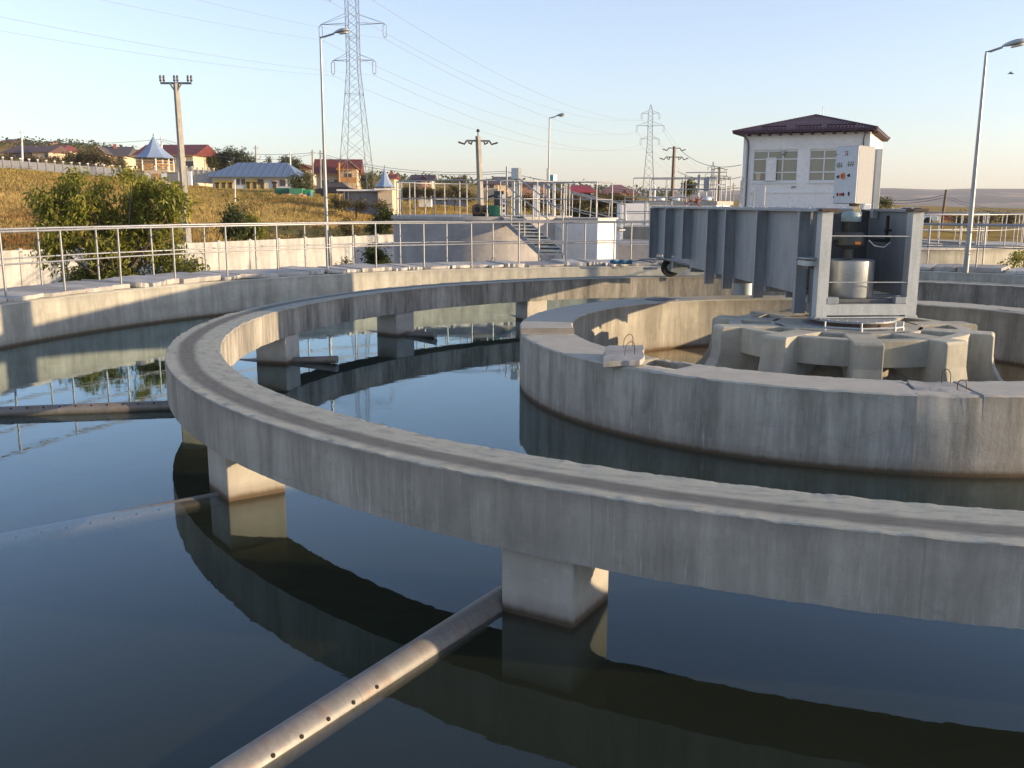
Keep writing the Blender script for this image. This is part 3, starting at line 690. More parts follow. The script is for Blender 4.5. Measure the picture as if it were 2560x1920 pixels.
# cross plates behind the drum
mb = MB(); mb.bar(Bp(1.15, .03, 1.63), Bp(1.15, .55, 1.63), .012, 1.16); mb.build('back_plate', M['steel'], bridge)
mb = MB(); mb.bar(Bp(1.3, .5, 1.66), Bp(1.3, BW-.02, 1.66), .012, 1.14); mb.build('back_plate', M['steelD'], bridge)
mb = MB(); mb.bar(Bp(1.2, .3, 1.63), Bp(1.2, .95, 1.63), .02, .9); mb.build('back_plate', M['steelD'], bridge)
# wheel end
wh = P(1676, 668, 19.75); wc = Vector((3.3, 19.75, .802+.2))
mb = MB(); rad = (wc-Vector((CX, CY, wc.z))).normalized(); 
mb.T = Matrix.Translation(wc) @ Matrix.Rotation(math.atan2(rad.y, rad.x), 4, 'Z') @ Matrix.Rotation(R(90), 4, 'Y')
mb.lathe([(.13, -.05), (.185, -.05), (.2, -.035), (.2, .035), (.185, .05), (.13, .05)], (0,0,0), 40); mb.build('wheel', M['black'], bridge, smooth=40)
mb = MB(); mb.T = Matrix.Translation(wc) @ Matrix.Rotation(math.atan2(rad.y, rad.x), 4, 'Z') @ Matrix.Rotation(R(90), 4, 'Y')
mb.lathe([(.04, -.075), (.04, -.056), (.128, -.045), (.128, .045), (.04, .056), (.04, .075)], (0,0,0), 24); mb.build('wheel_hub', M['steelL'], bridge, smooth=40)
T2 = wc+Vector((0, -.075, 0))
mb = MB(); mb.extr([T2+Vector(p) for p in ((.0, 0, -.09), (.2, 0, -.13), (.44, 0, .03), (.46, 0, .2), (.27, 0, .27), (-.03, 0, .1))], (0, -.012, 0)); mb.build('wheel_bracket', M['steelL'], bridge)
mb = MB(); mb.bar(wc+Vector((.3, -.3, .02)), wc+Vector((1.3, -.5, .0)), .05, .05); mb.build('axle_bar', M['steelD'], bridge)
mb = MB(); pp = P(1620, 651, 20.3); mb.tube([pp+Vector((-.2,0,.02)), pp+Vector((.35,0,.02))], .02, 6); mb.tube([pp+Vector((.1,0,.02)), pp+Vector((.1,0,-.2))], .02, 6); mb.tube([pp+Vector((-.1,0,-.17)), pp+Vector((.2,0,-.17))], .03, 6); mb.build('rail_guide', M['steelL'], bridge, smooth=50)
# round scum box hanging below the deck
q = Vector((4.22, 17.2, 0))
mb = MB(); mb.lathe([(.18, -1.0), (.18, 1.14)], (q.x, q.y, 0), 32); mb.build('drop_pipe', M['steelL'], bridge, smooth=50)
mb = MB(); mb.lathe([(.035, 0), (.035, .02)], tuple(Bp(byy(14.0), -.05, .945)), 8); mb.build('foot', M['steelL'], bridge)

# drive unit standing in the end frame
drv = thing('drive_unit', 'galvanised drum with a dark gearbox and upright electric motor inside the bridge end frame', 'motor', tuple(Bp(.42, .58, 1.06)))
q = Bp(.42, .56, 0)
mb = MB(); mb.lathe([(.31, 1.14), (.315, 1.15), (.315, 1.60), (.30, 1.61), (.12, 1.61)], (q.x, q.y, 0), 48); mb.build('drum', M['drum'], drv, smooth=40)
mb = MB(); mb.lathe([(.07, 1.63), (.07, 1.74), (.12, 1.76), (.19, 1.8), (.19, 1.92), (.17, 1.95), (.1, 1.95)], (q.x-.02, q.y, 0), 32); mb.build('gearbox', M['motor'], drv, smooth=40)
mb = MB(); mb.box((q.x-.21, q.y-.05, 1.88), (.12, .07, .035)); mb.build('gearbox_arm', M['motor'], drv)
mb = MB(); mb.box((q.x+.03, q.y-.194, 1.825), (.07, .006, .035)); mb.build('label_plate', M['orange'], drv)
mb = MB(); mb.lathe([(.15, 1.93), (.15, 1.955), (.1, 1.955), (.1, 2.14)], (q.x-.01, q.y, 0), 32); mb.build('motor_body', M['motor'], drv, smooth=40)
fb = None
for k in range(24):
    t = 2*math.pi*k/24; p = Vector((q.x-.01+.107*math.cos(t), q.y+.107*math.sin(t), 2.05))
    mb = MB(); mb.box((0,0,0), (.022, .005, .17))
    if fb is None: fb = mb.build('cooling_fin', M['motor'], drv, origin=(0,0,0)); o = fb
    else: o = fb.copy(); COL.objects.link(o); o.parent = drv
    o.location = p-Vector(drv['_w']); o.rotation_euler = (0, 0, t)
mb = MB(); mb.lathe([(.118, 2.09), (.122, 2.10), (.122, 2.17), (.10, 2.205), (.05, 2.22)], (q.x-.01, q.y, 0), 32); mb.build('motor_cap', M['motorcap'], drv, smooth=40)
mb = MB(); mb.tube([(q.x+.2, q.y-.1, 1.87), (q.x+.47, q.y-.02, 1.85)], .024, 10); mb.tube([(q.x+.47, q.y-.02, 1.82), (q.x+.47, q.y-.02, 1.89)], .03, 8); mb.build('tension_spring', M['black'], drv, smooth=50)
mb = MB(); mb.tube([(q.x+.19, q.y-.12, 1.86), (q.x+.26, q.y-.14, 1.79), (q.x+.38, q.y-.14, 1.77), (q.x+.48, q.y-.08, 1.83)], .008, 8); mb.build('hose', M['wirewhite'], drv, smooth=50)
mb = MB(); mb.tube([(q.x+.56, q.y+.25, 2.16), (q.x+.56, q.y+.25, 2.0), (q.x+.54, q.y+.2, 1.86)], .022, 8); mb.tube([(q.x+.56, q.y+.22, 1.96), (q.x+.56, q.y+.22, 1.985)], .045, 10); mb.build('valve', M['black'], drv, smooth=50)

# control cabinet on its post
cabr = thing('control_cabinet', 'tall grey electrical cabinet with lamps and switches, above the bridge end frame', 'cabinet', tuple(Bp(.75, .35, 2.24)))
Y = 12.45
a = P(2086, 508, Y); b = P(2094, 365, Y); 
d0 = P(2086, 509, 12.30); zlo, zhi = 2.31, 3.045
fl_ = P(2088, 440, 12.68); fr_ = P(2145, 440, 12.36); rb_ = P(2184, 440, 12.70)
poly = [(fl_.x, fl_.y), (fr_.x, fr_.y), (rb_.x, rb_.y), (fl_.x+rb_.x-fr_.x, fl_.y+rb_.y-fr_.y)]
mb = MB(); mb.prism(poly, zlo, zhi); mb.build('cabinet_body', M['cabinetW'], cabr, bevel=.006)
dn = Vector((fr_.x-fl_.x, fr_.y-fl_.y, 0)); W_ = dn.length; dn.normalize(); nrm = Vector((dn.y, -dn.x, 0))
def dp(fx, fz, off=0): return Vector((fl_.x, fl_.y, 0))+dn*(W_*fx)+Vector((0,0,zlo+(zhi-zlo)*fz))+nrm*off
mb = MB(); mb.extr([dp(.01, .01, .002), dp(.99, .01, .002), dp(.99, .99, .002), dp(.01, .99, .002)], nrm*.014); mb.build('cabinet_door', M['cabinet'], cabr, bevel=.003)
def knob(name, fx, fz, r, mat, dd=.02):
    mb = MB(); c = dp(fx, fz, .016); mb.tube([c, c+nrm*dd], r, 12); mb.build(name, M[mat], cabr, smooth=50)
for fx, fz, m_ in ((.43, .87, 'winframe'), (.52, .865, 'red'), (.12, .665, 'green'), (.2, .665, 'green'), (.29, .665, 'red'), (.6, .68, 'green'), (.7, .68, 'green'), (.79, .68, 'red')):
    knob('indicator_lamp', fx, fz, .0075, m_)
    mb = MB(); c = dp(fx, fz+.035, .0165); mb.box(tuple(c), (.012, .003, .022), yaw=math.atan2(dn.y, dn.x)); mb.build('name_tag', M['black'], cabr)
    mb = MB(); c = dp(fx, fz-.025, .0165); mb.box(tuple(c), (.012, .003, .012), yaw=math.atan2(dn.y, dn.x)); mb.build('name_tag', M['black'], cabr)
for fx, fz in ((.15, .47), (.62, .49)):
    mb = MB(); mb.extr([dp(fx-.05, fz, .016), dp(fx+.06, fz-.025, .016), dp(fx+.06, fz+.03, .016)], nrm*.015); mb.build('selector_switch', M['black'], cabr)
mb = MB(); mb.box(tuple(dp(.4, .485, .025)), (.038, .018, .075), yaw=math.atan2(dn.y, dn.x)); mb.build('main_switch', M['orange'], cabr, bevel=.003)
mb = MB(); mb.box(tuple(dp(.375, .485, .04)), (.018, .014, .05), yaw=math.atan2(dn.y, dn.x)); mb.build('switch_handle', M['red'], cabr, bevel=.003)
mb = MB(); mb.box(tuple(dp(.36, .165, .024)), (.045, .016, .036), yaw=math.atan2(dn.y, dn.x)); mb.build('counter', M['red'], cabr, bevel=.003)
for fx in (.2, .47): 
    mb = MB(); mb.box(tuple(dp(fx, .165, .022)), (.012, .012, .04), yaw=math.atan2(dn.y, dn.x)); mb.build('lock', M['black'], cabr)
mb = MB(); mb.box(tuple(dp(.7, .175, .022)), (.014, .012, .05), yaw=math.atan2(dn.y, dn.x)); mb.build('lock', M['black'], cabr)
mb = MB(); mb.box(tuple(dp(.04, .86, .02)), (.012, .01, .02), yaw=math.atan2(dn.y, dn.x)); mb.box(tuple(dp(.04, .12, .02)), (.012, .01, .02), yaw=math.atan2(dn.y, dn.x)); mb.build('hinge', M['steelD'], cabr)
pq = P(2192, 500, 12.85)
mb = MB(); mb.box((pq.x-.0, 12.9, (2.12+3.03)/2), (.085, .06, .91)); mb.build('post', M['steelL'], cabr, bevel=.004)
# cable bundle under the cabinet
for k in range(5):
    c = P(2132+k*3.2, 510, 12.5); mb = MB(); mb.tube([c+Vector((0,0,.02)), c+Vector((.004*k, -.02, -.06)), c+Vector((.02+.004*k, -.06, -.13))], .006, 6); mb.build('cable', M['yellow' if k % 2 else 'wirewhite'], cabr, smooth=50)
c = P(2135, 512, 12.5); mb = MB(); mb.box((c.x, c.y, 2.295), (.1, .08, .03)); mb.build('cable_gland', M['rust'], cabr)
c = P(2166, 515, 12.4); mb = MB(); mb.box((c.x, c.y, 2.27), (.09, .06, .06)); mb.build('junction_box', M['winframe'], cabr)

# ------------------------------------------------------------------ street lamps
def lamp(label, base, ztop, arm, head, group='tall street lamps round the tanks', r=.06):
    root = thing('street_lamp', label, 'street lamp', tuple(base), group)
    b = Vector(base); t_ = Vector((b.x, b.y, ztop))
    mb = MB(); mb.tube([b, b+Vector((0,0,(ztop-b.z)*.33)), t_], [r*1.05, r*.9, r*.5], 10); mb.build('pole', M['rail'], root, smooth=50)
    mb = MB(); a_ = t_+Vector(arm); mb.tube([t_-Vector((0,0,.25)), t_+Vector((0,0,.05)), t_+Vector(arm)*.25+Vector((0,0,.02)), a_], r*.42, 8); mb.build('arm', M['rail'], root, smooth=50)
    d = Vector(head); L_ = d.length; dd = d.normalized(); sd_ = Vector((-dd.y, dd.x, 0)).normalized(); up = dd.cross(sd_)
    if up.z < 0: up = -up
    vs = []; fs = []; n = 12; secs = [(-.02, .03, .02), (.1, .06, .045), (.3, .1, .075), (.6, .13, .09), (.85, .11, .075), (1.0, .04, .03)]
    for (f, w, h) in secs:
        c = a_+d*f
        for k in range(n):
            t = 2*math.pi*k/n; y_ = math.sin(t); vs.append(c+sd_*(math.cos(t)*w)+up*((y_*h) if y_ > 0 else y_*h*.45)+up*.02)
    for i in range(len(secs)-1):
        for k in range(n): fs.append((i*n+k, i*n+(k+1) % n, (i+1)*n+(k+1) % n, (i+1)*n+k))
    fs += [tuple(range(n)), tuple(range((len(secs)-1)*n, len(secs)*n))]
    mb = MB(); mb.add(vs, fs); mb.build('lamp_head', M['steelL'], root, smooth=50)
    mb = MB(); c = a_+d*.62-up*.03; sc = []
    mb.extr([c+d*(.28*math.cos(t))+sd_*(.085*math.sin(t)) for t in [2*math.pi*k/12 for k in range(12)]], -up*.03); mb.build('lens', M['lampglass'], root)
    return root
b = P(821, 690, 31); b.z = GZ; tp = P(805.5, 97, 31)
lamp('tall lamp post behind the left railing, its head beside the big pylon', (b.x, 31, GZ), tp.z, (P(840, 84, 30.9)-tp), (.48, -.15, .07), r=.07)
tp = P(2461, 135, 22.75)
lamp('tall lamp post rising through the slab walkway at the right edge', (10.9, 22.75, .69), tp.z, (P(2502, 118, 22.7)-tp), (P(2562, 104, 22.5)-P(2502, 118, 22.7)), r=.062)
tp = P(1375.5, 297, 50)
lamp('smaller lamp post behind the platform with the stairs', (P(1372, 470, 50).x, 50, GZ), tp.z, (P(1392, 291, 50)-tp), (.45, -.2, .08), r=.07)

# ------------------------------------------------------------------ pylons
def pylon(label, cx_, cy_, zb, H_, yaw, spans, zs, wb, wt, th=.09, dense=1, seen_base=True, group='lattice pylons of the power line'):
    root = thing('power_pylon', label, 'pylon', (cx_, cy_, zb), group); T = Matrix.Translation((cx_, cy_, zb)) @ Matrix.Rotation(yaw, 4, 'Z')
    def half(z):
        zw = zs[0]-1
        return wb+(wt-wb)*min(1, z/zw) if z < zw else (wt if z < zs[-1] else wt*max(0.05, 1-(z-zs[-1])/(H_-zs[-1])))
    sg = [(-1,-1),(1,-1),(1,1),(-1,1)]
    mb = MB(); mb.T = T
    lv = [0]; 
    while lv[-1] < H_-.5: lv.append(min(H_, lv[-1]+max(.8, half(lv[-1])*1.5/dense)))
    for i in range(len(lv)-1):
        h0, h1 = half(lv[i]), half(lv[i+1])
        for sx, sy in sg: mb.bar((sx*h0, sy*h0, lv[i]), (sx*h1, sy*h1, lv[i+1]), th, th)
    mb.build('tower_leg', M['lattice'], root)
    mb = MB(); mb.T = T
    for i in range(len(lv)-1):
        h0, h1 = half(lv[i]), half(lv[i+1])
        for k in range(4):
            a, b_ = sg[k], sg[(k+1) % 4]
            mb.bar((a[0]*h0, a[1]*h0, lv[i]), (b_[0]*h1, b_[1]*h1, lv[i+1]), th*.5, th*.5); mb.bar((b_[0]*h0, b_[1]*h0, lv[i]), (a[0]*h1, a[1]*h1, lv[i+1]), th*.5, th*.5)
            if i % 6 == 5: mb.bar((a[0]*h1, a[1]*h1, lv[i+1]), (b_[0]*h1, b_[1]*h1, lv[i+1]), th*.7, th*.7)
    mb.build('lattice_bracing', M['lattice'], root)
    tips = []
    for z, sp in zip(zs, spans):
        mb = MB(); mb.T = T; h = half(z)
        for sx in (-1, 1):
            tip = (sx*sp, 0, z)
            for sy in (-1, 1): mb.bar((sx*h, sy*h, z), tip, th*.9, th*.9); mb.bar((sx*h, sy*h, z+sp*.28), tip, th*.6, th*.6)
            for f in (.35, .7): mb.bar((sx*(h+(sp-h)*f), -h*(1-f), z), (sx*(h+(sp-h)*f), h*(1-f), z), th*.5, th*.5)
        mb.build('cross_arm', M['lattice'], root)
        for sx in (-1, 1):
            mb = MB(); mb.T = T; e = .22; L_ = 1.55
            lp = [(sx*sp+math.copysign(min(abs(x), e), x), 0, z+zz) for x, zz in ((0, -.1), (-e, -.25), (-e, -L_), (-e*.6, -L_-.12), (e*.6, -L_-.12), (e, -L_), (e, -.25), (0, -.1))]
            mb.tube(lp, th*.75, 6, caps=False); mb.tube([(sx*sp, 0, z), (sx*sp, 0, z-.12)], th*.5, 5); mb.tube([(sx*sp, 0, z-L_-.1), (sx*sp, 0, z-L_-.35)], th*.6, 5)
            mb.build('insulator_string', M['lattice'], root, smooth=60)
            tips.append(T @ Vector((sx*sp, 0, z-L_-.35)))
    return root, tips
z_b = P(890, 512, 129).z
zA = [P(886, v, 129).z-z_b for v in (151, 60, -36)]
py1, tips1 = pylon('big lattice pylon with its top cut off by the picture, left of the middle', P(893, 500, 129).x, 129, z_b, P(886, -95, 129).z-z_b, R(-7), (2.78, 4.28, 2.9), zA, 2.15, .72, .062, 1.0)
z_b2 = P(1620, 500, 312).z; zA2 = [P(1620, v, 312).z-z_b2 for v in (347, 314, 283)]
py2, tips2 = pylon('distant lattice pylon left of the white building', P(1620, 500, 312).x, 312, z_b2, P(1620, 258, 312).z-z_b2, R(-5), (2.9, 4.3, 2.8), zA2, 2.0, .75, .085, .9)
z_b3 = P(1779, 500, 620).z; zA3 = [P(1779, v, 620).z-z_b3 for v in (451, 435, 418)]
py3, tips3 = pylon('tiny far pylon seen above the white tank railing', P(1779, 500, 620).x, 620, z_b3, P(1779, 402, 620).z-z_b3, 0, (3.2, 4.6, 3.2), zA3, 2.0, .8, .16, .7)
def span(name, label, a, b_, sag, r, mat='wire', n=30, group='overhead power lines'):
    pts = [a.lerp(b_, i/n)-Vector((0,0,4*sag*(i/n)*(1-i/n))) for i in range(n+1)]
    mb = MB(); mb.tube(pts, r, 5); o = mb.build(name, M[mat], None, smooth=60, origin=tuple((a+b_)/2)); tag(o, label, 'power line', group); return o
names6 = ['lower left', 'lower right', 'middle left', 'middle right', 'upper left', 'upper right']
dv0 = Vector((-66, -183, 0))*.62
for i in range(6):
    span('power_line', 'thin power line from the %s arm of the big pylon to the distant pylon' % names6[i], tips1[i], tips2[i], 5.0, .022)
    far = tips1[i]+dv0+Vector((0, 0, -1.5)); span('power_line', 'thin power line from the %s arm of the big pylon leading left' % names6[i], tips1[i], far, 2.2, .014)
    span('power_line', 'faint power line from the %s arm of the distant pylon onwards' % names6[i], tips2[i], tips3[i], 6.0, .03)
# ------------------------------------------------------------------ whitewashed panel wall
wl = thing('panel_wall', 'low whitewashed panel wall between the tank and the dry grass slope', 'wall', (WA[0], WA[1], GZ))
wy = math.atan2(WDIR[1], WDIR[0]); L0, L1 = -22, 44; s_ = L0; pb = None; sb = None
while s_ < L1:
    c = WA+WDIR*(s_+.85)
    dz = .02*mnoise.noise((s_*.9, 0, 0))
    if pb is None:
        for vr in range(1):
            pb = MB().box((0,0,1.0), (1.58, .07, 2.0)).build('panel', M['whitewall'], wl, origin=(0,0,0), bevel=.01)
            sb = MB().box((0,0,1.02), (.13, .14, 2.06)).build('wall_post', M['whitewall'], wl, origin=(0,0,0), bevel=.01); o, q = pb, sb
    else:
        o = pb.copy(); q = sb.copy(); COL.objects.link(o); COL.objects.link(q)
    o.location = (c[0]-WA[0], c[1]-WA[1], dz); o.rotation_euler = (random.uniform(-.01, .01), random.uniform(-.004, .004), wy)
    c = WA+WDIR*s_; q.location = (c[0]-WA[0], c[1]-WA[1], dz); q.rotation_euler = (0, 0, wy)
    s_ += 1.7

# ------------------------------------------------------------------ round grey tank with platform, stairs and machines
TX, TY, TR, TZ = -1.04, 32.5, 3.0, 1.88
t2 = thing('sludge_tank', 'round grey rendered tank with a flat platform roof, shaded on its left side', 'tank', (TX, TY, GZ))
mb = MB(); mb.lathe([(TR, GZ), (TR, TZ-.1)], (TX, TY, 0), 96); mb.build('tank_shell', M['render'], t2, smooth=40)
mb = MB(); mb.lathe([(TR+.06, TZ-.1), (TR+.06, TZ-.01), (TR+.04, TZ)], (TX, TY, 0), 96); mb.build('platform_slab', M['slab'], t2, smooth=40)
arc_rail('guard rail round the platform of the round grey tank', 2.86, 100, 395, 103, 17.2, TZ, 1.1, .022, TX, TY, .5)
b1 = thing('concrete_chamber', 'rectangular grey chamber beside the round tank, its narrow right side lit white', 'tank', (.89, 31, GZ))
A_, B_ = Vector((.95, 31.0, 0)), Vector((2.66, 29.8, 0)); pr = Vector((1.2, 1.79, 0)).normalized(); Dd = B_+pr*1.25; Ee = A_+pr*1.25
mb = MB(); mb.prism([(A_.x, A_.y), (B_.x, B_.y), (Dd.x, Dd.y), (Ee.x, Ee.y)], GZ, 1.80); mb.build('chamber_body', M['whitepaint'], b1, bevel=.02)
mb = MB(); mb.box((.6, 32.6, .3), (3.2, 2.4, 3.0), yaw=R(-10)); mb.build('rear_body', M['render'], b1, bevel=.02)
mb = MB(); mb.prism([(A_.x-.05, A_.y-.05), (B_.x, B_.y-.07), (Dd.x+.06, Dd.y), (Ee.x, Ee.y+.05)], 1.803, 1.85); mb.build('coping', M['slab'], b1)
def rail_path(label, pts, h=1.1, r=.02, posts=1.2, mat='rail', mid=.52, name='guard_rail', group=None, skip=()):
    pts = [Vector(p) for p in pts]; root = thing(name, label, 'railing', tuple(pts[0]), group)
    for hh, nm, k in ((h, 'top_rail', 1), (h*mid, 'mid_rail', .75)):
        mb = MB(); mb.tube([p+Vector((0,0,hh)) for p in pts], r*k, 8); mb.build(nm, M[mat], root, smooth=50)
    base = None
    for a, b_ in zip(pts, pts[1:]):
        n = max(1, round((b_-a).length/posts))
        for i in range(n+(1 if b_ == pts[-1] else 0)):
            p = a.lerp(b_, i/n)
            if base is None: mb = MB(); mb.tube([p, p+Vector((0,0,h))], r, 8); base = mb.build('post', M[mat], root, smooth=50, origin=p)
            else: o = base.copy(); COL.objects.link(o); o.location = p-Vector(root['_w'])
    return root
rail_path('guard rail on the rectangular chamber beside the round tank', [(.2, 31.6, 1.85), (1.0, 31.15, 1.85), (2.62, 30.0, 1.85), (3.2, 30.9, 1.85)], 1.1, .02, 1.3)
# steel stair from the walkway up to the platform
st = thing('steel_stair', 'steel stair with tube handrails climbing from the walkway to the tank platform', 'stair', (.9, 27, 0))
S0a, S0b = Vector((.76, 27.0, .92)), Vector((1.42, 26.98, .92)); S1a, S1b = Vector((-.38, 29.65, 1.86)), Vector((.27, 29.75, 1.86))
for a, b_ in ((S0a, S1a), (S0b, S1b)):
    mb = MB(); mb.bar(a, b_, .03, .15); mb.build('stringer', M['steel'], st)
for i in range(11):
    f = i/10; a = S0a.lerp(S1a, f); b_ = S0b.lerp(S1b, f); mb = MB(); mb.bar(a+Vector((0,0,.05)), b_+Vector((0,0,.05)), .30, .025); mb.build('tread', M['steelL'], st)
mb = MB(); mb.hexa([S0a+Vector((0,0,.0)), S0b+Vector((0,0,.0)), S1b+Vector((0,0,.0)), S1a+Vector((0,0,.0)), S0a+Vector((0,0,.03)), S0b+Vector((0,0,.03)), S1b+Vector((0,0,.03)), S1a+Vector((0,0,.03))]); mb.build('ramp_plate', M['steelL'], st)
mb = MB(); mb.hexa([S0a+Vector((-.02,-.5,-.05)), S0b+Vector((.02,-.5,-.05)), S0b+Vector((.02,.05,-.05)), S0a+Vector((-.02,.05,-.05)), S0a+Vector((-.02,-.5,0)), S0b+Vector((.02,-.5,0)), S0b+Vector((.02,.05,0)), S0a+Vector((-.02,.05,0))]); mb.build('landing', M['steel'], st)
for p in (S0a, S0b):
    mb = MB(); q = p+Vector((0,-.4,0)); mb.tube([(q.x, q.y, .74), (q.x, q.y, .9)], .03, 8); mb.build('foot', M['steel'], st)
for a, b_ in ((S0a, S1a), (S0b, S1b)):
    for hh, rr in ((1.12, .02), (.6, .015)):
        mb = MB(); mb.tube([a+Vector((0,0,hh)), b_+Vector((0,0,hh)), b_+(b_-a).normalized()*.2+Vector((0,0,hh))], rr, 8); mb.build('handrail', M['rail'], st, smooth=50)
    for f in (0, .36, .7, 1):
        p = a.lerp(b_, f); mb = MB(); mb.tube([p, p+Vector((0,0,1.12))], .018, 8); mb.build('handrail_post', M['rail'], st, smooth=50)
# rear stair
st2 = thing('steel_stair', 'rear stair with pale handrails sloping down to the right behind the chamber', 'stair', tuple(P(1340, 540, 33.5)))
for (ua, ub, Y, nm) in ((1338, 1528, 34.3, 0), (1352, 1564, 33.6, 1)):
    a = P(ua, 461, Y); b_ = P(ub, 508 if nm == 0 else 512, Y-1.2); c = P(ub+1, 540 if nm == 0 else 551, Y-1.2)
    mb = MB(); mb.tube([a, b_, c], .024, 8); mb.build('handrail', M['rail'], st2, smooth=50)
    a2 = P(ua+4, 503, Y); b2 = P(ub-8, 549, Y-1.2); mb = MB(); mb.tube([a2, b2, c], .02, 8); mb.build('handrail', M['rail'], st2, smooth=50)
    for f in (.15, .38, .6, .82):
        p = a.lerp(b_, f); q = a2.lerp(b2, f); mb = MB(); mb.tube([p, q-Vector((0,0,.5))], .018, 8); mb.build('handrail_post', M['rail'], st2, smooth=50)
    mb = MB(); mb.bar(P(ua+4, 536, Y), P(ub-8, 575, Y-1.2), .03, .14); mb.build('stringer', M['steel'], st2)
for i in range(12):
    f = i/11; a = P(1342, 540, 34.2).lerp(P(1522, 575, 33), f); b_ = P(1356, 540, 33.6).lerp(P(1556, 575, 32.4), f); mb = MB(); mb.bar(a, b_, .26, .02); mb.build('tread', M['steelL'], st2)
# machines on the platform
mc = thing('blower', 'dark round-bodied blower on a green base beside the platform stairs', 'machine', tuple(P(1215, 541, 30.6)))
q = P(1194, 524, 30.6)
mb = MB(); mb.tube([q+Vector((0,-.25,0)), q+Vector((0,-.2,0)), q+Vector((0,.3,0))], [.12, .17, .17], 20); mb.tube([q+Vector((.15,0,.02)), q+Vector((.42,0,.02))], .12, 12); mb.build('motor_body', M['brownmetal'], mc, smooth=50)
mb = MB(); mb.tube([q+Vector((0,-.27,0)), q+Vector((0,-.25,0))], .09, 16); mb.build('end_cap', M['black'], mc, smooth=50)
for i in range(7):
    mb = MB(); mb.tube([q+Vector((0,-.16+i*.065,0)), q+Vector((0,-.145+i*.065,0))], .185, 20); mb.build('cooling_rib', M['brownmetal'], mc, smooth=50)
mb = MB(); mb.box((q.x+.05, q.y, TZ+.05), (.4, .4, .1)); mb.build('foot', M['black'], mc)
q2 = P(1236, 527, 30.5); mb = MB(); mb.box((q2.x, q2.y, TZ+.16), (.36, .4, .3)); mb.tube([q2+Vector((-.18,0,.08)), q2+Vector((.1,0,.08))], .1, 12); mb.build('base', M['greenpaint'], mc, bevel=.02)
q3 = P(1247, 495, 30.7); mb = MB(); mb.tube([q3+Vector((0,0,-.25)), q3+Vector((0,0,.22))], [.16, .16], 16); mb.build('filter_housing', M['motor'], mc, smooth=50)
mb = MB(); mb.tube([q+Vector((.3,0,.1)), q+Vector((.34,0,.4)), q3+Vector((-.1,0,.1))], .03, 8); mb.build('air_hose', M['black'], mc, smooth=50)
def box_on_post(label, u0, u1, v0, v1, Y, vb, mats, side=.3, name='switch_box', legs=1):
    a = P(u0, v0, Y); b_ = P(u1, v1, Y); root = thing(name, label, 'cabinet', (a.x, Y, P(u0, vb, Y).z))
    mb = MB(); us_ = u0+(u1-u0)*(1-side); c = P(us_, v1, Y-.08)
    poly = [(a.x, Y), (c.x, c.y), (b_.x, Y+.2), (a.x+b_.x-c.x, Y+.28)]
    mb.prism(poly, b_.z, a.z); mb.build('box', M[mats[0]], root, bevel=.008)
    mb = MB(); n = Vector((c.x-a.x, c.y-Y, 0)).normalized(); nn = Vector((n.y, -n.x, 0)); A3 = Vector((a.x, Y, b_.z))+nn*.003+n*.01; L_ = (Vector((c.x-a.x, c.y-Y, 0))).length-.02
    mb.extr([A3+Vector((0,0,.01)), A3+n*L_+Vector((0,0,.01)), A3+n*L_+Vector((0,0,a.z-b_.z-.01)), A3+Vector((0,0,a.z-b_.z-.01))], nn*.012); mb.build('door', M[mats[1]], root)
    for i in range(legs):
        x = a.x+(b_.x-a.x)*((i+.5)/legs); mb = MB(); mb.tube([(x, Y+.1, P(u0, vb, Y).z), (x, Y+.1, b_.z)], .035, 8); mb.build('post', M['steelL'], root, smooth=50)
    return root
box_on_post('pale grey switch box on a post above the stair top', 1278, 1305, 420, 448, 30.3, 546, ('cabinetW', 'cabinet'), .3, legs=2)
box_on_post('small teal and white switch box beside the smaller lamp post', 1375, 1393, 437, 453, 33, 540, ('whitepaint', 'teal'), .5)
ps = thing('post', 'white perforated channel post standing on the round tank platform', 'post', tuple(P(1259, 544, 30.2)))
q = P(1259, 515, 30.2); mb = MB(); mb.box((q.x, q.y, (P(1259, 545, 30.2).z+P(1259, 487, 30.2).z)/2), (.12, .07, .75)); mb.build('channel', M['winframe'], ps, bevel=.004)
for k in range(4):
    mb = MB(); mb.box((q.x+.01, q.y-.037, P(1259, 540-k*13, 30.2).z), (.05, .006, .09)); mb.build('slot', M['hole'], ps)
for (u, v0, v1, Y, r_, lb, m_) in ((1267, 416, 545, 31, .03, 'thin dark pipe standing left of the switch box', 'steel'), (1341, 463, 541, 31.5, .11, 'white square column beside the stair rail', 'winframe'), (1369, 421, 545, 33.5, .03, 'thin pipe standing in front of the smaller lamp post', 'steel'), (1289, 455, 545, 30.6, .13, 'pale ribbed column under the grey switch box', 'steelL'), (1385, 462, 545, 32.2, .05, 'pale standpipe beside the teal box', 'winframe')):
    a = P(u, v1, Y); b_ = P(u, v0, Y); mb = MB()
    if r_ > .09: mb.bar(a, b_, r_*2, r_*1.6)
    else: mb.tube([a, b_], r_, 10)
    tag(mb.build('column', M[m_], None, bevel=.01, origin=a), lb, 'post')

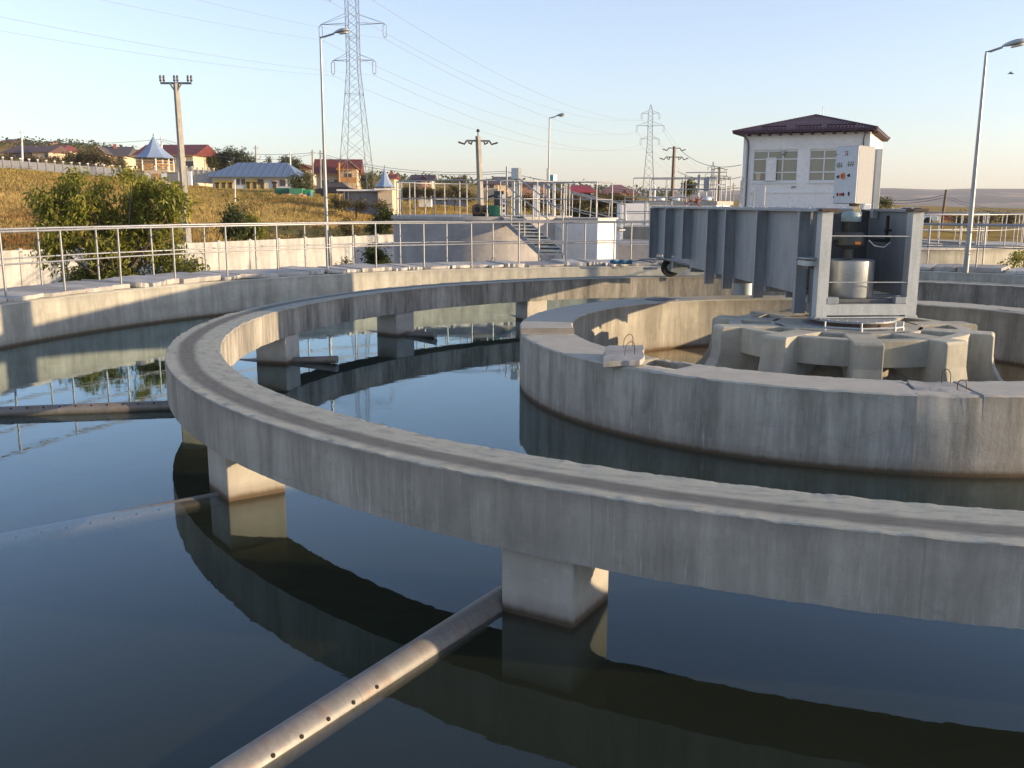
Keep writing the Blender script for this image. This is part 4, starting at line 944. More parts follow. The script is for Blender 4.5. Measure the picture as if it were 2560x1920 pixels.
# ------------------------------------------------------------------ second clarifier and yard at the right
T3X, T3Y, T3R = 13.3, 38.6, 6.6
t3 = thing('second_tank', 'second round concrete tank behind the walkway at the right, its outer wall sunlit', 'tank', (T3X, T3Y, GZ))
def annulus_at(cx_, cy_, r0, r1, z0, z1, n=160):
    mb = MB(); b = 0
    for i in range(n):
        t = 2*math.pi*i/n; c, s2 = math.cos(t), math.sin(t)
        for (r, z) in ((r0, z0), (r1, z0), (r1, z1), (r0, z1)): mb.v.append((cx_+c*r, cy_+s2*r, z))
    for i in range(n):
        j = (i+1) % n
        for k in range(4): mb.f.append((i*4+k, j*4+k, j*4+(k+1) % 4, i*4+(k+1) % 4))
    return mb
annulus_at(T3X, T3Y, T3R-1.4, T3R, GZ, .78).build('tank_shell', M['wall'], t3, smooth=40, origin=(T3X, T3Y, 0))
mb = MB(); rn = random.Random(5)
for k in range(60):
    t0, t1 = k*6, k*6+5.8
    if not 180 < t0 < 354: continue
    m2 = MB()
    for i in range(5):
        t = R(t0+(t1-t0)*i/4)
        for (r, z) in ((T3R-1.4, .785), (T3R+.05, .785), (T3R+.04, .86), (T3R-1.4, .86)): m2.v.append((T3X+math.cos(t)*r, T3Y+math.sin(t)*r, z))
    for i in range(4):
        for kk in range(4): m2.f.append((i*4+kk, i*4+4+kk, i*4+4+(kk+1) % 4, i*4+(kk+1) % 4))
    m2.f += [(0,1,2,3), (16,17,18,19)]; m2.build('slab', M['slab'], t3)
mb = MB(); mb.lathe([(T3R-1.39, GZ+.1), (T3R-1.39, .2)], (T3X, T3Y, 0), 96); o = mb.build('far_tank_water', M['water'], None, origin=(T3X, T3Y, 0)); o['kind'] = 'structure'
mb = annulus_at(T3X, T3Y, 3.3, 3.8, .3, .8); mb.build('ring_beam', M['wall'], t3, origin=(T3X, T3Y, 0))
arc_rail('outer guard rail of the second tank at the right', T3R-.1, 200, 375, 203, 10.5, .86, 1.1, .022, T3X, T3Y)
arc_rail('inner guard rail of the second tank at the right', T3R-1.3, 200, 375, 205, 12, .86, 1.1, .022, T3X, T3Y)
arc_rail('far guard rail across the second tank at the right', T3R-.1, 20, 150, 22, 10.5, .86, 1.1, .022, T3X, T3Y)
# low dark tank body behind the walkway left of the bridge
lb_ = thing('low_tank', 'low grey-brown tank body behind the walkway left of the bridge', 'tank', tuple(P(1580, 660, 33)))
a = P(1500, 612, 31.5); mb = MB(); mb.prism([(3.6, 32.5), (6.4, 32.0), (6.6, 36), (4.2, 37)], GZ, .93); mb.build('tank_body', M['render'], lb_, bevel=.02)
mb = MB(); mb.prism([(4.3, 37.1), (6.7, 36.6), (6.9, 40), (4.9, 40.7)], GZ, 1.42); mb.build('rear_body', M['wall'], lb_, bevel=.02)
rail_path('pale guard rail on the low tank left of the bridge', [(4.35, 37.2, 1.42), (6.65, 36.7, 1.42)], 1.1, .022, .9)
rail_path('second pale rail behind the low tank left of the bridge', [(3.7, 42, 1.3), (6.9, 41.6, 1.3)], 1.1, .022, 1.1)
# white tank block with railings and gear behind the bridge
wt_ = thing('white_tank_block', 'white rendered tank block with a flat grey coping behind the bridge', 'tank', tuple(P(1700, 560, 45)))
a = P(1584, 495, 45); b_ = P(1792, 495, 43.6); c = P(1829, 495, 45.5)
z1 = 2.36
mb = MB(); mb.prism([(a.x, 45), (b_.x, 43.6), (c.x, 45.6), (a.x+c.x-b_.x, 47)], GZ, z1-.12); mb.build('tank_body', M['whitepaint'], wt_)
mb = MB(); mb.prism([(a.x-.06, 44.9), (b_.x, 43.5), (c.x+.1, 45.6), (a.x+c.x-b_.x, 47.1)], z1-.12+.002, z1+.05); mb.build('coping', M['slab'], wt_)
mb = MB(); mb.box((P(1582, 520, 44.2).x, 44.2, .55), (1.3, 1.4, 3.5)); mb.build('left_annex', M['whitepaint'], wt_)
rail_path('pale railing round the top of the white tank block', [(a.x, 45.1, z1+.05), (b_.x, 43.75, z1+.05), (c.x-.05, 45.6, z1+.05), (a.x+c.x-b_.x, 46.9, z1+.05)], 1.05, .022, .75)
rail_path('upper pale railing at the back of the white tank block', [(P(1714, 480, 48).x, 48, z1+.2), (P(1815, 480, 47).x, 47, z1+.2)], 1.25, .022, .6)
for k, (u0, u1, v0, v1, lb) in enumerate(((1745, 1751, 437, 480, 'narrow grey switch box above the white tank block'), (1760, 1775, 445, 478, 'dark grey cabinet standing on the white tank block'))):
    box_on_post(lb, u0, u1, v0, v1-(18 if k == 0 else 0), 46, 490, ('steel', 'steel'), .2)
for (u, v, r_, lb, m_) in ((1652, 489, .22, 'round white valve wheel on the white tank block', 'winframe'), (1766, 486, .26, 'pale blue pump cover on the white tank block', 'cabinet'), (1690, 488, .2, 'low white pipe elbow on the white tank block', 'winframe')):
    q = P(u, v, 45.6); mb = MB(); mb.lathe([(r_*.7, -r_*.5), (r_, -r_*.3), (r_*.95, r_*.1), (r_*.5, r_*.35)], (q.x, q.y, z1+.05+r_*.5), 16); mb.tube([(q.x-r_*1.5, q.y, z1+.2), (q.x+r_*1.5, q.y, z1+.2)], r_*.25, 8)
    tag(mb.build('pump_cover', M[m_], None, smooth=50, origin=(q.x, q.y, z1+.05)), lb, 'pump')
for (u, Yb, lb) in ((1626, 47.5, 'upper left pipe standing beside the white block railing'), (1790, 47, 'upper right pipe standing beside the white block railing')):
    q = P(u, 500, Yb); mb = MB(); mb.tube([(q.x, Yb, z1), (q.x, Yb, z1+.75), (q.x+.1, Yb, z1+.85), (q.x+.2, Yb, z1+.75), (q.x+.2, Yb, z1)], .045, 8); tag(mb.build('vent_pipe', M['winframe'], None, smooth=50, origin=(q.x, Yb, z1)), lb, 'pipe')

# ------------------------------------------------------------------ white two-storey plant building
bl = thing('plant_building', 'white two-storey plant building with a dark red hipped tile roof and wide windows', 'building', (17, 52, GZ))
FR = P(2172, 400, 49.6); FL = P(1860, 400, 52.3); fd = Vector((FR.x-FL.x, FR.y-FL.y, 0)); FW = fd.length; fd.normalize(); sdv = Vector((-fd.y, fd.x, 0)); DEP = 7.6
yaw = math.atan2(fd.y, fd.x); EZ = P(2172, 328, 49.6).z
def bp_(x, y, z): return Vector((FL.x, FL.y, 0))+fd*x+sdv*y+Vector((0,0,z))
BT = Matrix.Translation((FL.x, FL.y, 0)) @ Matrix.Rotation(yaw, 4, 'Z')
wz0, wz1 = P(1930, 453, 51.5).z, P(1930, 377, 51.5).z
def fx(u):    # sight line u meets the front face plane
    k = P(u, 415, 1).x; den = fd.x-k*fd.y; return (k*FL.y-FL.x)/den
wins = [(fx(1883), fx(1993)), (fx(2023), fx(2133))]
# front wall built as pieces round the window openings
def wbox(x0, x1, z0, z1, y0=0, y1=.3, name='wall', mat='whitepaint', bev=0):
    mb = MB(); mb.T = BT; mb.hexa([(x0,y0,z0),(x1,y0,z0),(x1,y1,z0),(x0,y1,z0),(x0,y0,z1),(x1,y0,z1),(x1,y1,z1),(x0,y1,z1)]); return mb.build(name, M[mat], bl, bevel=bev)
wbox(0, FW, GZ, wz0-.12); wbox(0, FW, wz1+.05, EZ)
wbox(0, wins[0][0], wz0-.12, wz1+.05); wbox(wins[0][1], wins[1][0], wz0-.12, wz1+.05); wbox(wins[1][1], FW, wz0-.12, wz1+.05)
wbox(0, .3, GZ, EZ, .3, DEP); wbox(FW-.3, FW, GZ, EZ, .3, DEP); wbox(0, FW, GZ, EZ, DEP, DEP+.3); wbox(.3, FW-.3, wz0-1.2, wz0-1.1, .3, DEP, 'floor'); wbox(.3, FW-.3, EZ-.1, EZ-.02, .3, DEP, 'ceiling')
wbox(-.05, FW+.05, wz0-.62, wz0-.55, -.04, -.003, 'band'); wbox(-.05, FW+.05, wz1+.12, wz1+.17, -.03, -.003, 'band'); wbox(.25, FW-.2, EZ-.62, EZ-.58, -.03, -.003, 'band')
wbox(-.12, .18, GZ, wz0+.05, -.08, -.003, 'corner_pier'); wbox(-.05, .12, wz0+.1, EZ-.1, -.05, -.003, 'corner_pier')
for k, (x0, x1) in enumerate(wins):
    wf = MB(); wf.T = BT; zs_ = [wz0, wz0+(wz1-wz0)*.29, wz0+(wz1-wz0)*.73, wz1]
    for z in zs_: wf.box(((x0+x1)/2, .1, z), (x1-x0, .07, .06 if z not in (wz0, wz1) else .08))
    for f in (0, 1/3, 2/3, 1): wf.box((x0+(x1-x0)*f, .1, (wz0+wz1)/2), (.06, .07, wz1-wz0))
    fr = wf.build('window', M['winframe'], bl)
    pb = MB(); pb.T = BT; pb.box(((x0+x1)/2, .12, (wz0+wz1)/2), (x1-x0, .01, wz1-wz0)); pb.build('pane', M['glass'], fr)
    wbox(x0-.05, x1+.05, wz0-.12, wz0-.05, -.08, .12, 'sill', 'winframe')
x0, x1 = wins[0]; wd = MB(); wd.T = BT; xo = x0+(x1-x0)*.42
zt_ = wz0+(wz1-wz0)*.76
wd.box((xo, -.1, wz0+.06), (.5, .05, .06)); wd.box((xo, -.1, zt_), (.5, .05, .06)); wd.box((xo-.24, -.1, (wz0+zt_)/2), (.06, .05, zt_-wz0)); wd.box((xo+.24, -.1, (wz0+zt_)/2), (.06, .05, zt_-wz0)); wd.box((xo, -.1, wz0+(zt_-wz0)*.38), (.5, .05, .05)); wd.box((xo, -.1, wz0+(zt_-wz0)*.75), (.5, .05, .05))
wd.box((xo, -.09, (wz0+zt_)/2), (.42, .01, zt_-wz0-.1)); wd.build('open_casement', M['whitepaint'], bl)
cu = MB(); cu.T = BT; cu.box((x0+.28, .09, wz0+.28), (.24, .02, .42)); cu.build('curtain', M['cream'], bl)
# roof
OV = .55; pk = bp_(FW/2-.1, DEP/2, P(2034, 289, 55).z-.15); zr = EZ+.02
OR_ = .35; cs = [bp_(-OV, -OV, zr), bp_(FW+OR_, -OV, zr), bp_(FW+OR_, DEP+OV, zr), bp_(-OV, DEP+OV, zr)]
up = Vector((0,0,.12)); mb = MB(); mb.add([c+up for c in cs]+[pk+up]+cs+[pk-Vector((0,0,.05))], [(0,1,4),(1,2,4),(2,3,4),(3,0,4),(5,6,1,0),(6,7,2,1),(7,8,3,2),(8,5,0,3),(6,5,9),(7,6,9),(8,7,9),(5,8,9)])
rf = mb.build('roof', M['tile'], bl)
# tile courses
tb = MB()
for k in range(40):
    f = k/40; a_ = cs[0].lerp(cs[1], f)+up
    # ribs run up the front slope until the hip
    frac = 1-abs(f-.5)*2; top_ = (cs[0].lerp(cs[1], f)).lerp(bp_((FW+2*OV)*f-OV, DEP/2, pk.z), frac)+up
    tb.tube([a_+Vector((0,0,.01)), top_+Vector((0,0,.015))], .035, 5)
    a_ = cs[1].lerp(cs[2], f)+up; top_ = (cs[1].lerp(cs[2], f)).lerp(Vector((pk.x, pk.y, pk.z)) if False else bp_(FW/2, (DEP+2*OV)*f-OV, pk.z), frac)+up
    tb.tube([a_+Vector((0,0,.01)), top_+Vector((0,0,.015))], .035, 5)
o = tb.build('tile_rib', M['tile'], rf); o['kind'] = 'stuff'
mb = MB(); 
for c in cs: mb.tube([c+up, pk+up], .07, 6)
mb.build('hip_ridge', M['tile'], rf)
rb = None
for k in range(12):
    x = .25+k*(FW-.4)/11; p = bp_(x, -.27, zr-.06); mb = MB(); mb.T = BT; mb.box((x, -.27, zr-.06), (.1, .52, .13)); mb.build('rafter_end', M['tile'], bl)
for k in range(10):
    y_ = .5+k*(DEP-.8)/9; mb = MB(); mb.T = BT; mb.box((FW+.17, y_, zr-.06), (.33, .1, .13)); mb.build('rafter_end', M['brownmetal'], bl)
for (u0_, u1_) in ((1900, 1962), (1985, 2048), (2062, 2135)):
    xa, xb = fx(u0_), fx(u1_); mb = MB(); mb.T = BT; f_ = .12; zz = zr+.12+(pk.z-zr)*f_+.1; yy = -OV+(DEP/2+OV)*f_-.08
    mb.tube([(xa, yy, zz), (xb, yy, zz)], .04, 6); mb.tube([(xa, yy+.05, zz-.1), (xb, yy+.05, zz-.1)], .025, 6); mb.build('snow_guard', M['tile'], bl)
mb = MB(); mb.T = BT; mb.tube([(-.02, -.5, zr-.02), (.2, -.15, EZ-.35), (.24, -.12, EZ-.6), (.2, -.12, GZ)], .045, 8); mb.build('downpipe', M['steelD'], bl, smooth=50)
mb = MB(); mb.T = BT; mb.tube([(FW-.2, -.5, zr-.02), (FW-.3, -.12, EZ-.35), (FW-.3, -.12, GZ)], .04, 8); mb.build('downpipe', M['steelD'], bl, smooth=50)
q = P(2058, 268, 54); mb = MB(); mb.tube([(q.x, 54, pk.z-.5), (q.x, 54, q.z)], .02, 6); mb.tube([(q.x-.06, 54, q.z), (q.x+.06, 54, q.z)], .02, 6); mb.build('antenna', M['winframe'], bl)
x = fx(1957); mb = MB(); mb.T = BT; mb.box((x, -.1, EZ-.95), (.14, .18, .2)); mb.tube([(x, 0, EZ-1.05), (x, -.25, EZ-1.15)], .03, 6); mb.build('wall_lamp', M['steelL'], bl)
x = fx(1991); mb = MB(); mb.T = BT; mb.tube([(x, -.05, wz0-.3), (x-.12, -.3, wz0-.33)], .05, 8); mb.build('camera_housing', M['steel'], bl, smooth=50)
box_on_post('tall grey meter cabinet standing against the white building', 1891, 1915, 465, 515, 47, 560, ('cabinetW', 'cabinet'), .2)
for k, u in enumerate((1884,)):
    q = P(u, 490, 46.5); mb = MB(); mb.tube([(q.x, 46.5, GZ), (q.x, 46.5, q.z+.25), (q.x+.1, 46.5, q.z+.3)], .03, 6); mb.box((q.x-.06, 46.5, q.z+.1), (.1, .1, .14)); tag(mb.build('hydrant_post', M['steel'], None, smooth=50, origin=(q.x, 46.5, GZ)), 'thin grey standpipe left of the meter cabinet', 'post')
q = P(1848, 478, 42); mb = MB(); mb.bar((q.x-.25, 42, GZ), (q.x+.12, 42, q.z+.6), .05); mb.bar((q.x+.1, 42.2, GZ), (q.x+.2, 42.2, q.z+.6), .05)
for k in range(12): f = k/12; mb.bar(Vector((q.x-.25, 42, GZ)).lerp(Vector((q.x+.12, 42, q.z+.6)), f), Vector((q.x+.1, 42.2, GZ)).lerp(Vector((q.x+.2, 42.2, q.z+.6)), f), .03)
tag(mb.build('ladder', M['steel'], None, origin=(q.x, 42, GZ)), 'narrow steel ladder leaning at the left corner of the white building', 'ladder')
for k, (u, v, lb) in enumerate(((1852, 508, 'small faded pink rag heap on the bridge top'),)):
    q = P(u, v, 20.0); mb = MB(); rn = random.Random(3)
    q = Bp(byy(18.6), .35, 2.26)
    for i in range(14): 
        a_ = q+Vector((rn.uniform(-.12, .12), rn.uniform(-.1, .1), rn.uniform(0, .1))); mb.bar(a_, a_+Vector((rn.uniform(-.1, .1), rn.uniform(-.05, .05), rn.uniform(-.03, .1))), .04, .02)
    mb.bar(q+Vector((0,0,-1.05)), q+Vector((0,0,.03)), .03); tag(mb.build('rag', M['tilepink'], None, origin=q), lb, 'rag')

# ------------------------------------------------------------------ wooden and concrete line poles
def line_pole(label, u0, v0, u1, v1, Y, w, arms, color='pole', zbase=None, tag_=None, square=True, group='line poles'):
    b = P(u1, v1, Y); zb = ground_z(b.x, Y)-.5 if zbase is None else zbase
    t_ = P(u0, v0, Y); d = (b-t_)/(b.z-t_.z); foot = b+d*(zb-b.z)
    root = thing('line_pole', label, 'utility pole', tuple(foot), group)
    mb = MB(); n = 4 if square else 10; mb.tube([foot, t_], [w*.62, w*.42], n); mb.build('pole', M[color], root, smooth=None if square else 50)
    for (f, half, kind, yw) in arms:
        c = t_+Vector((0,0,-f)); dx = Vector((math.cos(yw), math.sin(yw), 0)); mb = MB(); mb.bar(c-dx*half, c+dx*half, w*.25, w*.28); mb.build('cross_arm', M['steelD'], root)
        ib = None
        xs = {'six': (-1, -.78, -.1, .1, .78, 1), 'four': (-1, -.5, .5, 1), 'two': (-1, 1)}[kind]
        for x in xs:
            p = c+dx*half*x
            mb = MB()
            if kind == 'six': mb.lathe([(.03, 0), (.06, .06), (.035, .12), (.055, .18), (.03, .27)], (p.x, p.y, p.z+w*.2), 8)
            else: mb.tube([p, p+Vector((.12*x, 0, -.18)), p+dx*(.45*x)+Vector((0, 0, -.08))], w*.15, 6)
            mb.build('insulator', M['insul'], root, smooth=50)
    return root, t_
p1, tp1 = line_pole('tall tapering concrete pole with six insulators, left of the middle', 440, 208, 461, 487, 42, .30, [(-.0, .66, 'six', 0)])
# brace, tag and narrow side of the concrete pole
q = P(471, 540, 41.7); mb = MB(); mb.box((q.x, q.y, q.z), (.1, .04, .55)); mb.build('warning_sign', M['yellow'], p1)
mb = MB(); a_ = tp1+Vector((-.25, -.05, -.02)); b_ = tp1+Vector((0, -.05, -.42)); mb.bar(a_, b_, .05); mb.bar(tp1+Vector((.25, -.05, -.02)), b_, .05); mb.build('brace', M['pole'], p1)
p2, tp2 = line_pole('concrete pole with a curved cross arm behind the round tank platform', 1195, 340, 1202, 509, 52, .34, [(.25, .62, 'four', R(12))])
mb = MB(); mb.tube([tp2, tp2+Vector((0,0,.25))], .03, 6); mb.lathe([(.06, .2), (.1, .26), (.05, .36)], tuple(tp2), 8); mb.build('top_insulator', M['insul'], p2)
p3, tp3 = line_pole('dark pole with two cross arms left of the white building', 1686, 366, 1681, 481, 70, .26, [(.12, .45, 'two', .3), (.75, .6, 'four', .1)], 'brownmetal')
p4, tp4 = line_pole('small dark pole with cross arm just above the white block railing', 1799, 418, 1797, 475, 112, .3, [(.15, .5, 'two', 0), (1.0, .95, 'four', 0)], 'brownmetal')
p5, tp5 = line_pole('dark leaning pole on the plain right of the bridge', 2366, 474, 2358, 530, 90, .26, [], 'brownmetal', square=False)
for (u0, v0, v1, Y, lb, c_) in ((55, 324, 404, 150, 'pale slim pole among the houses at the far left', 'winframe'), (404, 342, 386, 148, 'white chimney-like pole behind the blue spire pavilion', 'winframe'), (782, 375, 470, 140, 'slim pole left of the lamp post near the red roofed house', 'pole'), (802, 376, 480, 138, 'second slim pole beside the lamp post near the red roofed house', 'pole'), (848, 407, 470, 120, 'yellowish slim pole in front of the red roofed house', 'wood'), (588, 449, 502, 95, 'white marker post in the dry grass', 'winframe'), (640, 364, 405, 160, 'slim pole behind the blue roofed house', 'pole'), (726, 380, 420, 170, 'slim white pole right of the blue roofed house', 'winframe'), (1835, 458, 500, 80, 'thin pole beside the left corner of the white building', 'pole')):
    b = P(u0, v1, Y); t_ = P(u0-1, v0, Y); zb = min(b.z, ground_z(b.x, Y))-.3; w_ = .06 if lb.startswith(('white marker', 'thin')) else .16
    mb = MB(); mb.tube([(b.x, Y, zb), t_], [w_, w_*.75], 8); 
    if c_ != 'wood' and 'marker' not in lb: mb.bar(t_+Vector((-.5, 0, -.4)), t_+Vector((.5, 0, -.4)), .08)
    tag(mb.build('slim_pole', M[c_], None, smooth=50, origin=(b.x, Y, zb)), lb, 'utility pole', 'slim poles on the slope')
span('service_wire', 'wire running along the slope over the houses at the left', P(-120, 335, 150), P(404, 348, 148), 1.0, .03, group='wires over the slope')
span('service_wire', 'wire from the white pole past the blue roofed house', P(404, 348, 148), P(782, 382, 140), 1.0, .03, group='wires over the slope')
span('service_wire', 'lower wire from the white pole past the blue roofed house', P(404, 352, 148), P(782, 386, 140), 1.6, .025, group='wires over the slope')
span('service_wire', 'wire from the slim pole dropping right behind the lattice pylon', P(802, 384, 138), P(1267, 428, 105), 1.0, .028, group='wires over the slope')
span('service_wire', 'second wire from the slim pole dropping right behind the lattice pylon', P(802, 390, 138), P(1267, 433, 105), 1.0, .028, group='wires over the slope')
span('service_wire', 'wire continuing right past the teal box towards the rose roofed house', P(1267, 431, 105), P(1840, 470, 90), .9, .024, group='wires over the slope')
span('service_wire', 'second wire continuing right past the teal box', P(1267, 428, 105), P(1840, 464, 90), 1.3, .024, group='wires over the slope')
span('service_wire', 'wire from the dark pole to the corner of the white building', tp3+Vector((.5, 0, -.3)), P(1853, 412, 52), .5, .018, group='wires over the slope')
span('service_wire', 'lower wire from the dark pole to the white building', tp3+Vector((.3, 0, -1.75)), P(1853, 442, 52), .4, .018, group='wires over the slope')
span('service_wire', 'wire reaching the leaning pole from the left', P(2150, 489, 95), P(2363, 487, 90), .5, .03, group='wires over the slope')
span('service_wire', 'lower wire reaching the leaning pole from the left', P(2150, 497, 95), P(2363, 493, 90), .5, .03, group='wires over the slope')
span('service_wire', 'wire leaving the leaning pole to the right', P(2363, 487, 90), P(2640, 521, 60), .6, .02, group='wires over the slope')
span('service_wire', 'lower wire leaving the leaning pole to the right', P(2363, 493, 90), P(2640, 529, 60), .6, .02, group='wires over the slope')
# ------------------------------------------------------------------ houses on the slope
def house(label, u0, u1, vb, ve, vr, Y, dep, wm, rm, kind='hip', yaw=0, wins=(), ov=.5, rr=(.22, .78), wmat='darkwin', cat='house', chim=None, doors=(), gable=None):
    a = P(u0, vb, Y); b_ = P(u1, vb, Y); c = (a+b_)/2; w = (b_.x-a.x)/max(.6, math.cos(yaw)); he = P(u0, ve, Y).z; hr = P(u0, vr, Y).z; zb = min(a.z, ground_z(c.x, Y))-1.0
    root = thing('house', label, cat, (c.x, Y, a.z), 'houses on the slope'); T = Matrix.Translation((c.x, Y, 0)) @ Matrix.Rotation(yaw, 4, 'Z')
    def add(name, mat, fn, par=None):
        mb = MB(); mb.T = T; fn(mb); return mb.build(name, M[mat], par or root)
    add('wall', wm, lambda m: m.box((0, dep/2, (zb+he)/2), (w, dep, he-zb)))
    X, D0, D1 = w/2+ov, -ov, dep+ov; r0, r1 = -X+2*X*rr[0], -X+2*X*rr[1]
    if kind == 'hip': vs = [(-X,D0,he),(X,D0,he),(X,D1,he),(-X,D1,he),(r0,dep/2,hr),(r1,dep/2,hr)]; fs = [(0,1,5,4),(1,2,5),(2,3,4,5),(3,0,4),(3,2,1,0)]
    elif kind == 'gable': vs = [(-X,D0,he),(X,D0,he),(X,D1,he),(-X,D1,he),(-X,dep/2,hr),(X,dep/2,hr)]; fs = [(0,1,5,4),(1,2,5),(2,3,4,5),(3,0,4),(3,2,1,0)]
    else: vs = [(-X,D0,he),(X,D0,he),(X,D1,he),(-X,D1,he),(0,D0,hr),(0,D1,hr)]; fs = [(0,1,4),(1,2,5,4),(2,3,5),(3,0,4,5),(3,2,1,0)]
    roof = add('roof', rm, lambda m: m.add([(x, y, z+.05) for x, y, z in vs], fs))
    if kind in ('gable', 'front'):
        add('gable_wall', wm, lambda m: (m.extr([(-w/2, 0, he), (w/2, 0, he), (0, 0, he+(hr-he)*.9)], (0, .1, 0)) if kind == 'front' else [m.extr([(s_*w/2-.05, .1, he), (s_*w/2-.05, dep-.1, he), (s_*w/2-.05, dep/2, he+(hr-he)*.86)], (.1, 0, 0)) for s_ in (-1, 1)]))
        if kind == 'front':
            add('barge_board', 'wood' if wm == 'cream' else rm, lambda m: [m.bar((s_*X, D0-.05, he+.05), (0, D0-.05, hr+.05), .18, .08) for s_ in (-1, 1)])
    add('eaves', 'wood' if rm in ('tilered',) else rm, lambda m: m.box((0, D0, he+.02), (2*X, .1, .16)))
    for (fx_, fz_, ww, hh) in wins:
        x = -w/2+w*fx_; z = a.z+(he-a.z)*fz_
        fr = add('window', 'winframe', lambda m: m.box((x, -.03, z), (ww+.14, .08, hh+.14)))
        add('pane', wmat, lambda m: m.box((x, -.08, z), (ww, .04, hh)), fr)
    for (fx_, ww, hh, mt) in doors:
        x = -w/2+w*fx_; z = a.z+hh/2
        add('door', mt, lambda m: (m.box((x, -.05, z), (ww, .08, hh)), m.tube([(x, -.02, z+hh/2), (x, -.09, z+hh/2)], ww/2, 12)))
        add('door_panel', 'darkwin', lambda m: m.box((x, -.1, z-.05), (ww*.6, .04, hh*.8)))
    if chim: add('chimney', 'brick', lambda m: m.box((-w/2+w*chim, dep*.4, hr-.1), (.6, .6, 1.3)), roof)
    return root, T, w, he, hr, a.z
hb, Tb, wB, heB, hrB, zB = house('long pale house with a big blue metal hip roof and yellow arched doors', 532, 736, 474, 442, 404, 148, 9, 'palewall', 'blueroof', 'hip', 0, [(.38, .62, .6, .9), (.32, .62, .5, .9), (.59, .62, .9, .9), (.86, .55, .9, 1.0)], .9, (.26, .80), doors=[(.06, .8, 1.1, 'yellow'), (.14, .8, 1.1, 'yellow'), (.22, .8, 1.1, 'yellow'), (.44, .8, 1.15, 'yellow'), (.52, .8, 1.15, 'yellow'), (.61, .8, 1.15, 'yellow'), (.76, .9, 1.2, 'cream')])
for k in range(14):
    f = (k+.5)/14; X = wB/2+.9; mb = MB(); mb.T = Tb
    x = -X+2*X*f; fr = min(1, f/.26, (1-f)/.2) if True else 1
    xt = x+(0 if .26 < f < .8 else 0); mb.bar((x, -.9, heB+.07), (x, -.9+(4.5+.9)*fr, heB+.07+(hrB-heB)*fr), .05); mb.build('roof_seam', M['blueroof'], hb)
house('cream chalet house with a steep red roof and wooden balcony, behind the lamp post', 792, 893, 466, 436, 396, 172, 8, 'cream', 'tilered', 'gable', R(4), [(.22, .25, 1.2, 1.2), (.5, .3, 1.0, 1.2)], .7, chim=None)
ch, Tc, wc_, hec, hrc, zc = house('front gable wing of the cream chalet with its arched wooden balcony', 850, 892, 464, 424, 400, 168, 4, 'cream', 'tilered', 'front', R(4), [(.5, .55, 1.3, 1.2)], .5)
mb = MB(); mb.T = Tc; mb.bar((-wc_/2, -.6, zc+(hec-zc)*.35), (wc_/2, -.6, zc+(hec-zc)*.35), .1, .9)
for k in range(5): mb.bar((-wc_/2+wc_*k/4, -.6, zc-.5), (-wc_/2+wc_*k/4, -.6, hec), .12)
mb.build('balcony', M['wood'], ch)
house('small cream house with a low red roof just left of the chalet', 737, 779, 440, 424, 410, 215, 8, 'cream', 'tilered', 'front', 0, [(.5, .6, 1.2, .9)], .6)
house('wide red-roofed cream house behind the blue spire pavilion', 345, 486, 422, 389, 358, 158, 9, 'cream', 'tilered', 'gable', R(-6), [(.63, .72, .9, 1.0), (.8, .72, 1.1, 1.0), (.9, .35, 2.0, 1.0)], .8)
house('narrow dark red roofed house at the right end of the wide red roof', 487, 507, 412, 398, 384, 175, 6, 'cream', 'tilered', 'front', 0, [(.5, .5, .8, .6)], .5)
house('cream house with a grey brown roof left of the blue spire pavilion', 238, 312, 405, 390, 364, 205, 9, 'cream', 'tilegrey', 'gable', R(8), [(.85, .5, 1.2, 1.0), (.3, .5, 1.2, 1.0)], .8, chim=.55)
house('front wing of the grey roofed cream house', 232, 262, 404, 386, 366, 200, 5, 'cream', 'tilegrey', 'front', R(8), [(.5, .6, 1.0, .8)], .6)
house('low brown-red roofed house at the far left edge', 14, 78, 398, 383, 361, 240, 10, 'rosewall', 'tilebrown', 'hip', 0, [(.2, .5, 1.2, 1), (.5, .5, 1.2, 1), (.8, .5, 1.2, 1)], 1.0)
house('ochre gabled house next to the far left house', 80, 124, 392, 381, 362, 235, 9, 'cream', 'tilebrown', 'gable', R(-5), [(.85, .4, 1, 1)], .7)
house('cream house with a dark red hip roof, third from the left edge', 120, 155, 392, 375, 360, 246, 9, 'cream', 'tilered', 'hip', 0, [(.3, .5, 1.2, 1.2), (.7, .5, 1.2, 1.2)], .9)
house('small house on the skyline at the left edge', 2, 40, 362, 355, 346, 350, 9, 'cream', 'tilered', 'hip', 0, [(.3, .5, 1.2, .8)], .8)
house('tiny flat-topped house on the skyline, middle of the far left three', 110, 133, 363, 355, 352, 352, 8, 'rosewall', 'tilebrown', 'hip', 0, [(.5, .5, 1.4, .8)], .5, (.1, .9))
house('tiny grey-roofed house on the skyline, right one of the far left three', 165, 190, 369, 360, 355, 352, 8, 'cream', 'tilegrey', 'hip', 0, [(.5, .5, 1.4, .8)], .5, (.1, .9))
house('dark red roofed house above the round tank railing, with a small pink gable', 1030, 1080, 462, 450, 436, 200, 8, 'cream', 'tile', 'gable', 0, [(.3, .5, 1.2, .9), (.75, .5, 1.2, .9)], .5)
house('small pink gable on the dark red roofed house', 1052, 1066, 452, 450, 441, 198, 3, 'rosewall', 'tile', 'front', 0, [], .4)
house('small red roof peeking out right of the pale blue spire', 972, 986, 460, 448, 434, 190, 7, 'cream', 'tilered', 'gable', 0, [], .4, chim=.2)
house('dark roofed cream house right of the concrete pole', 1192, 1245, 470, 461, 448, 210, 8, 'cream', 'tilebrown', 'hip', 0, [(.3, .5, 1, .8), (.7, .5, 1, .8)], .6)
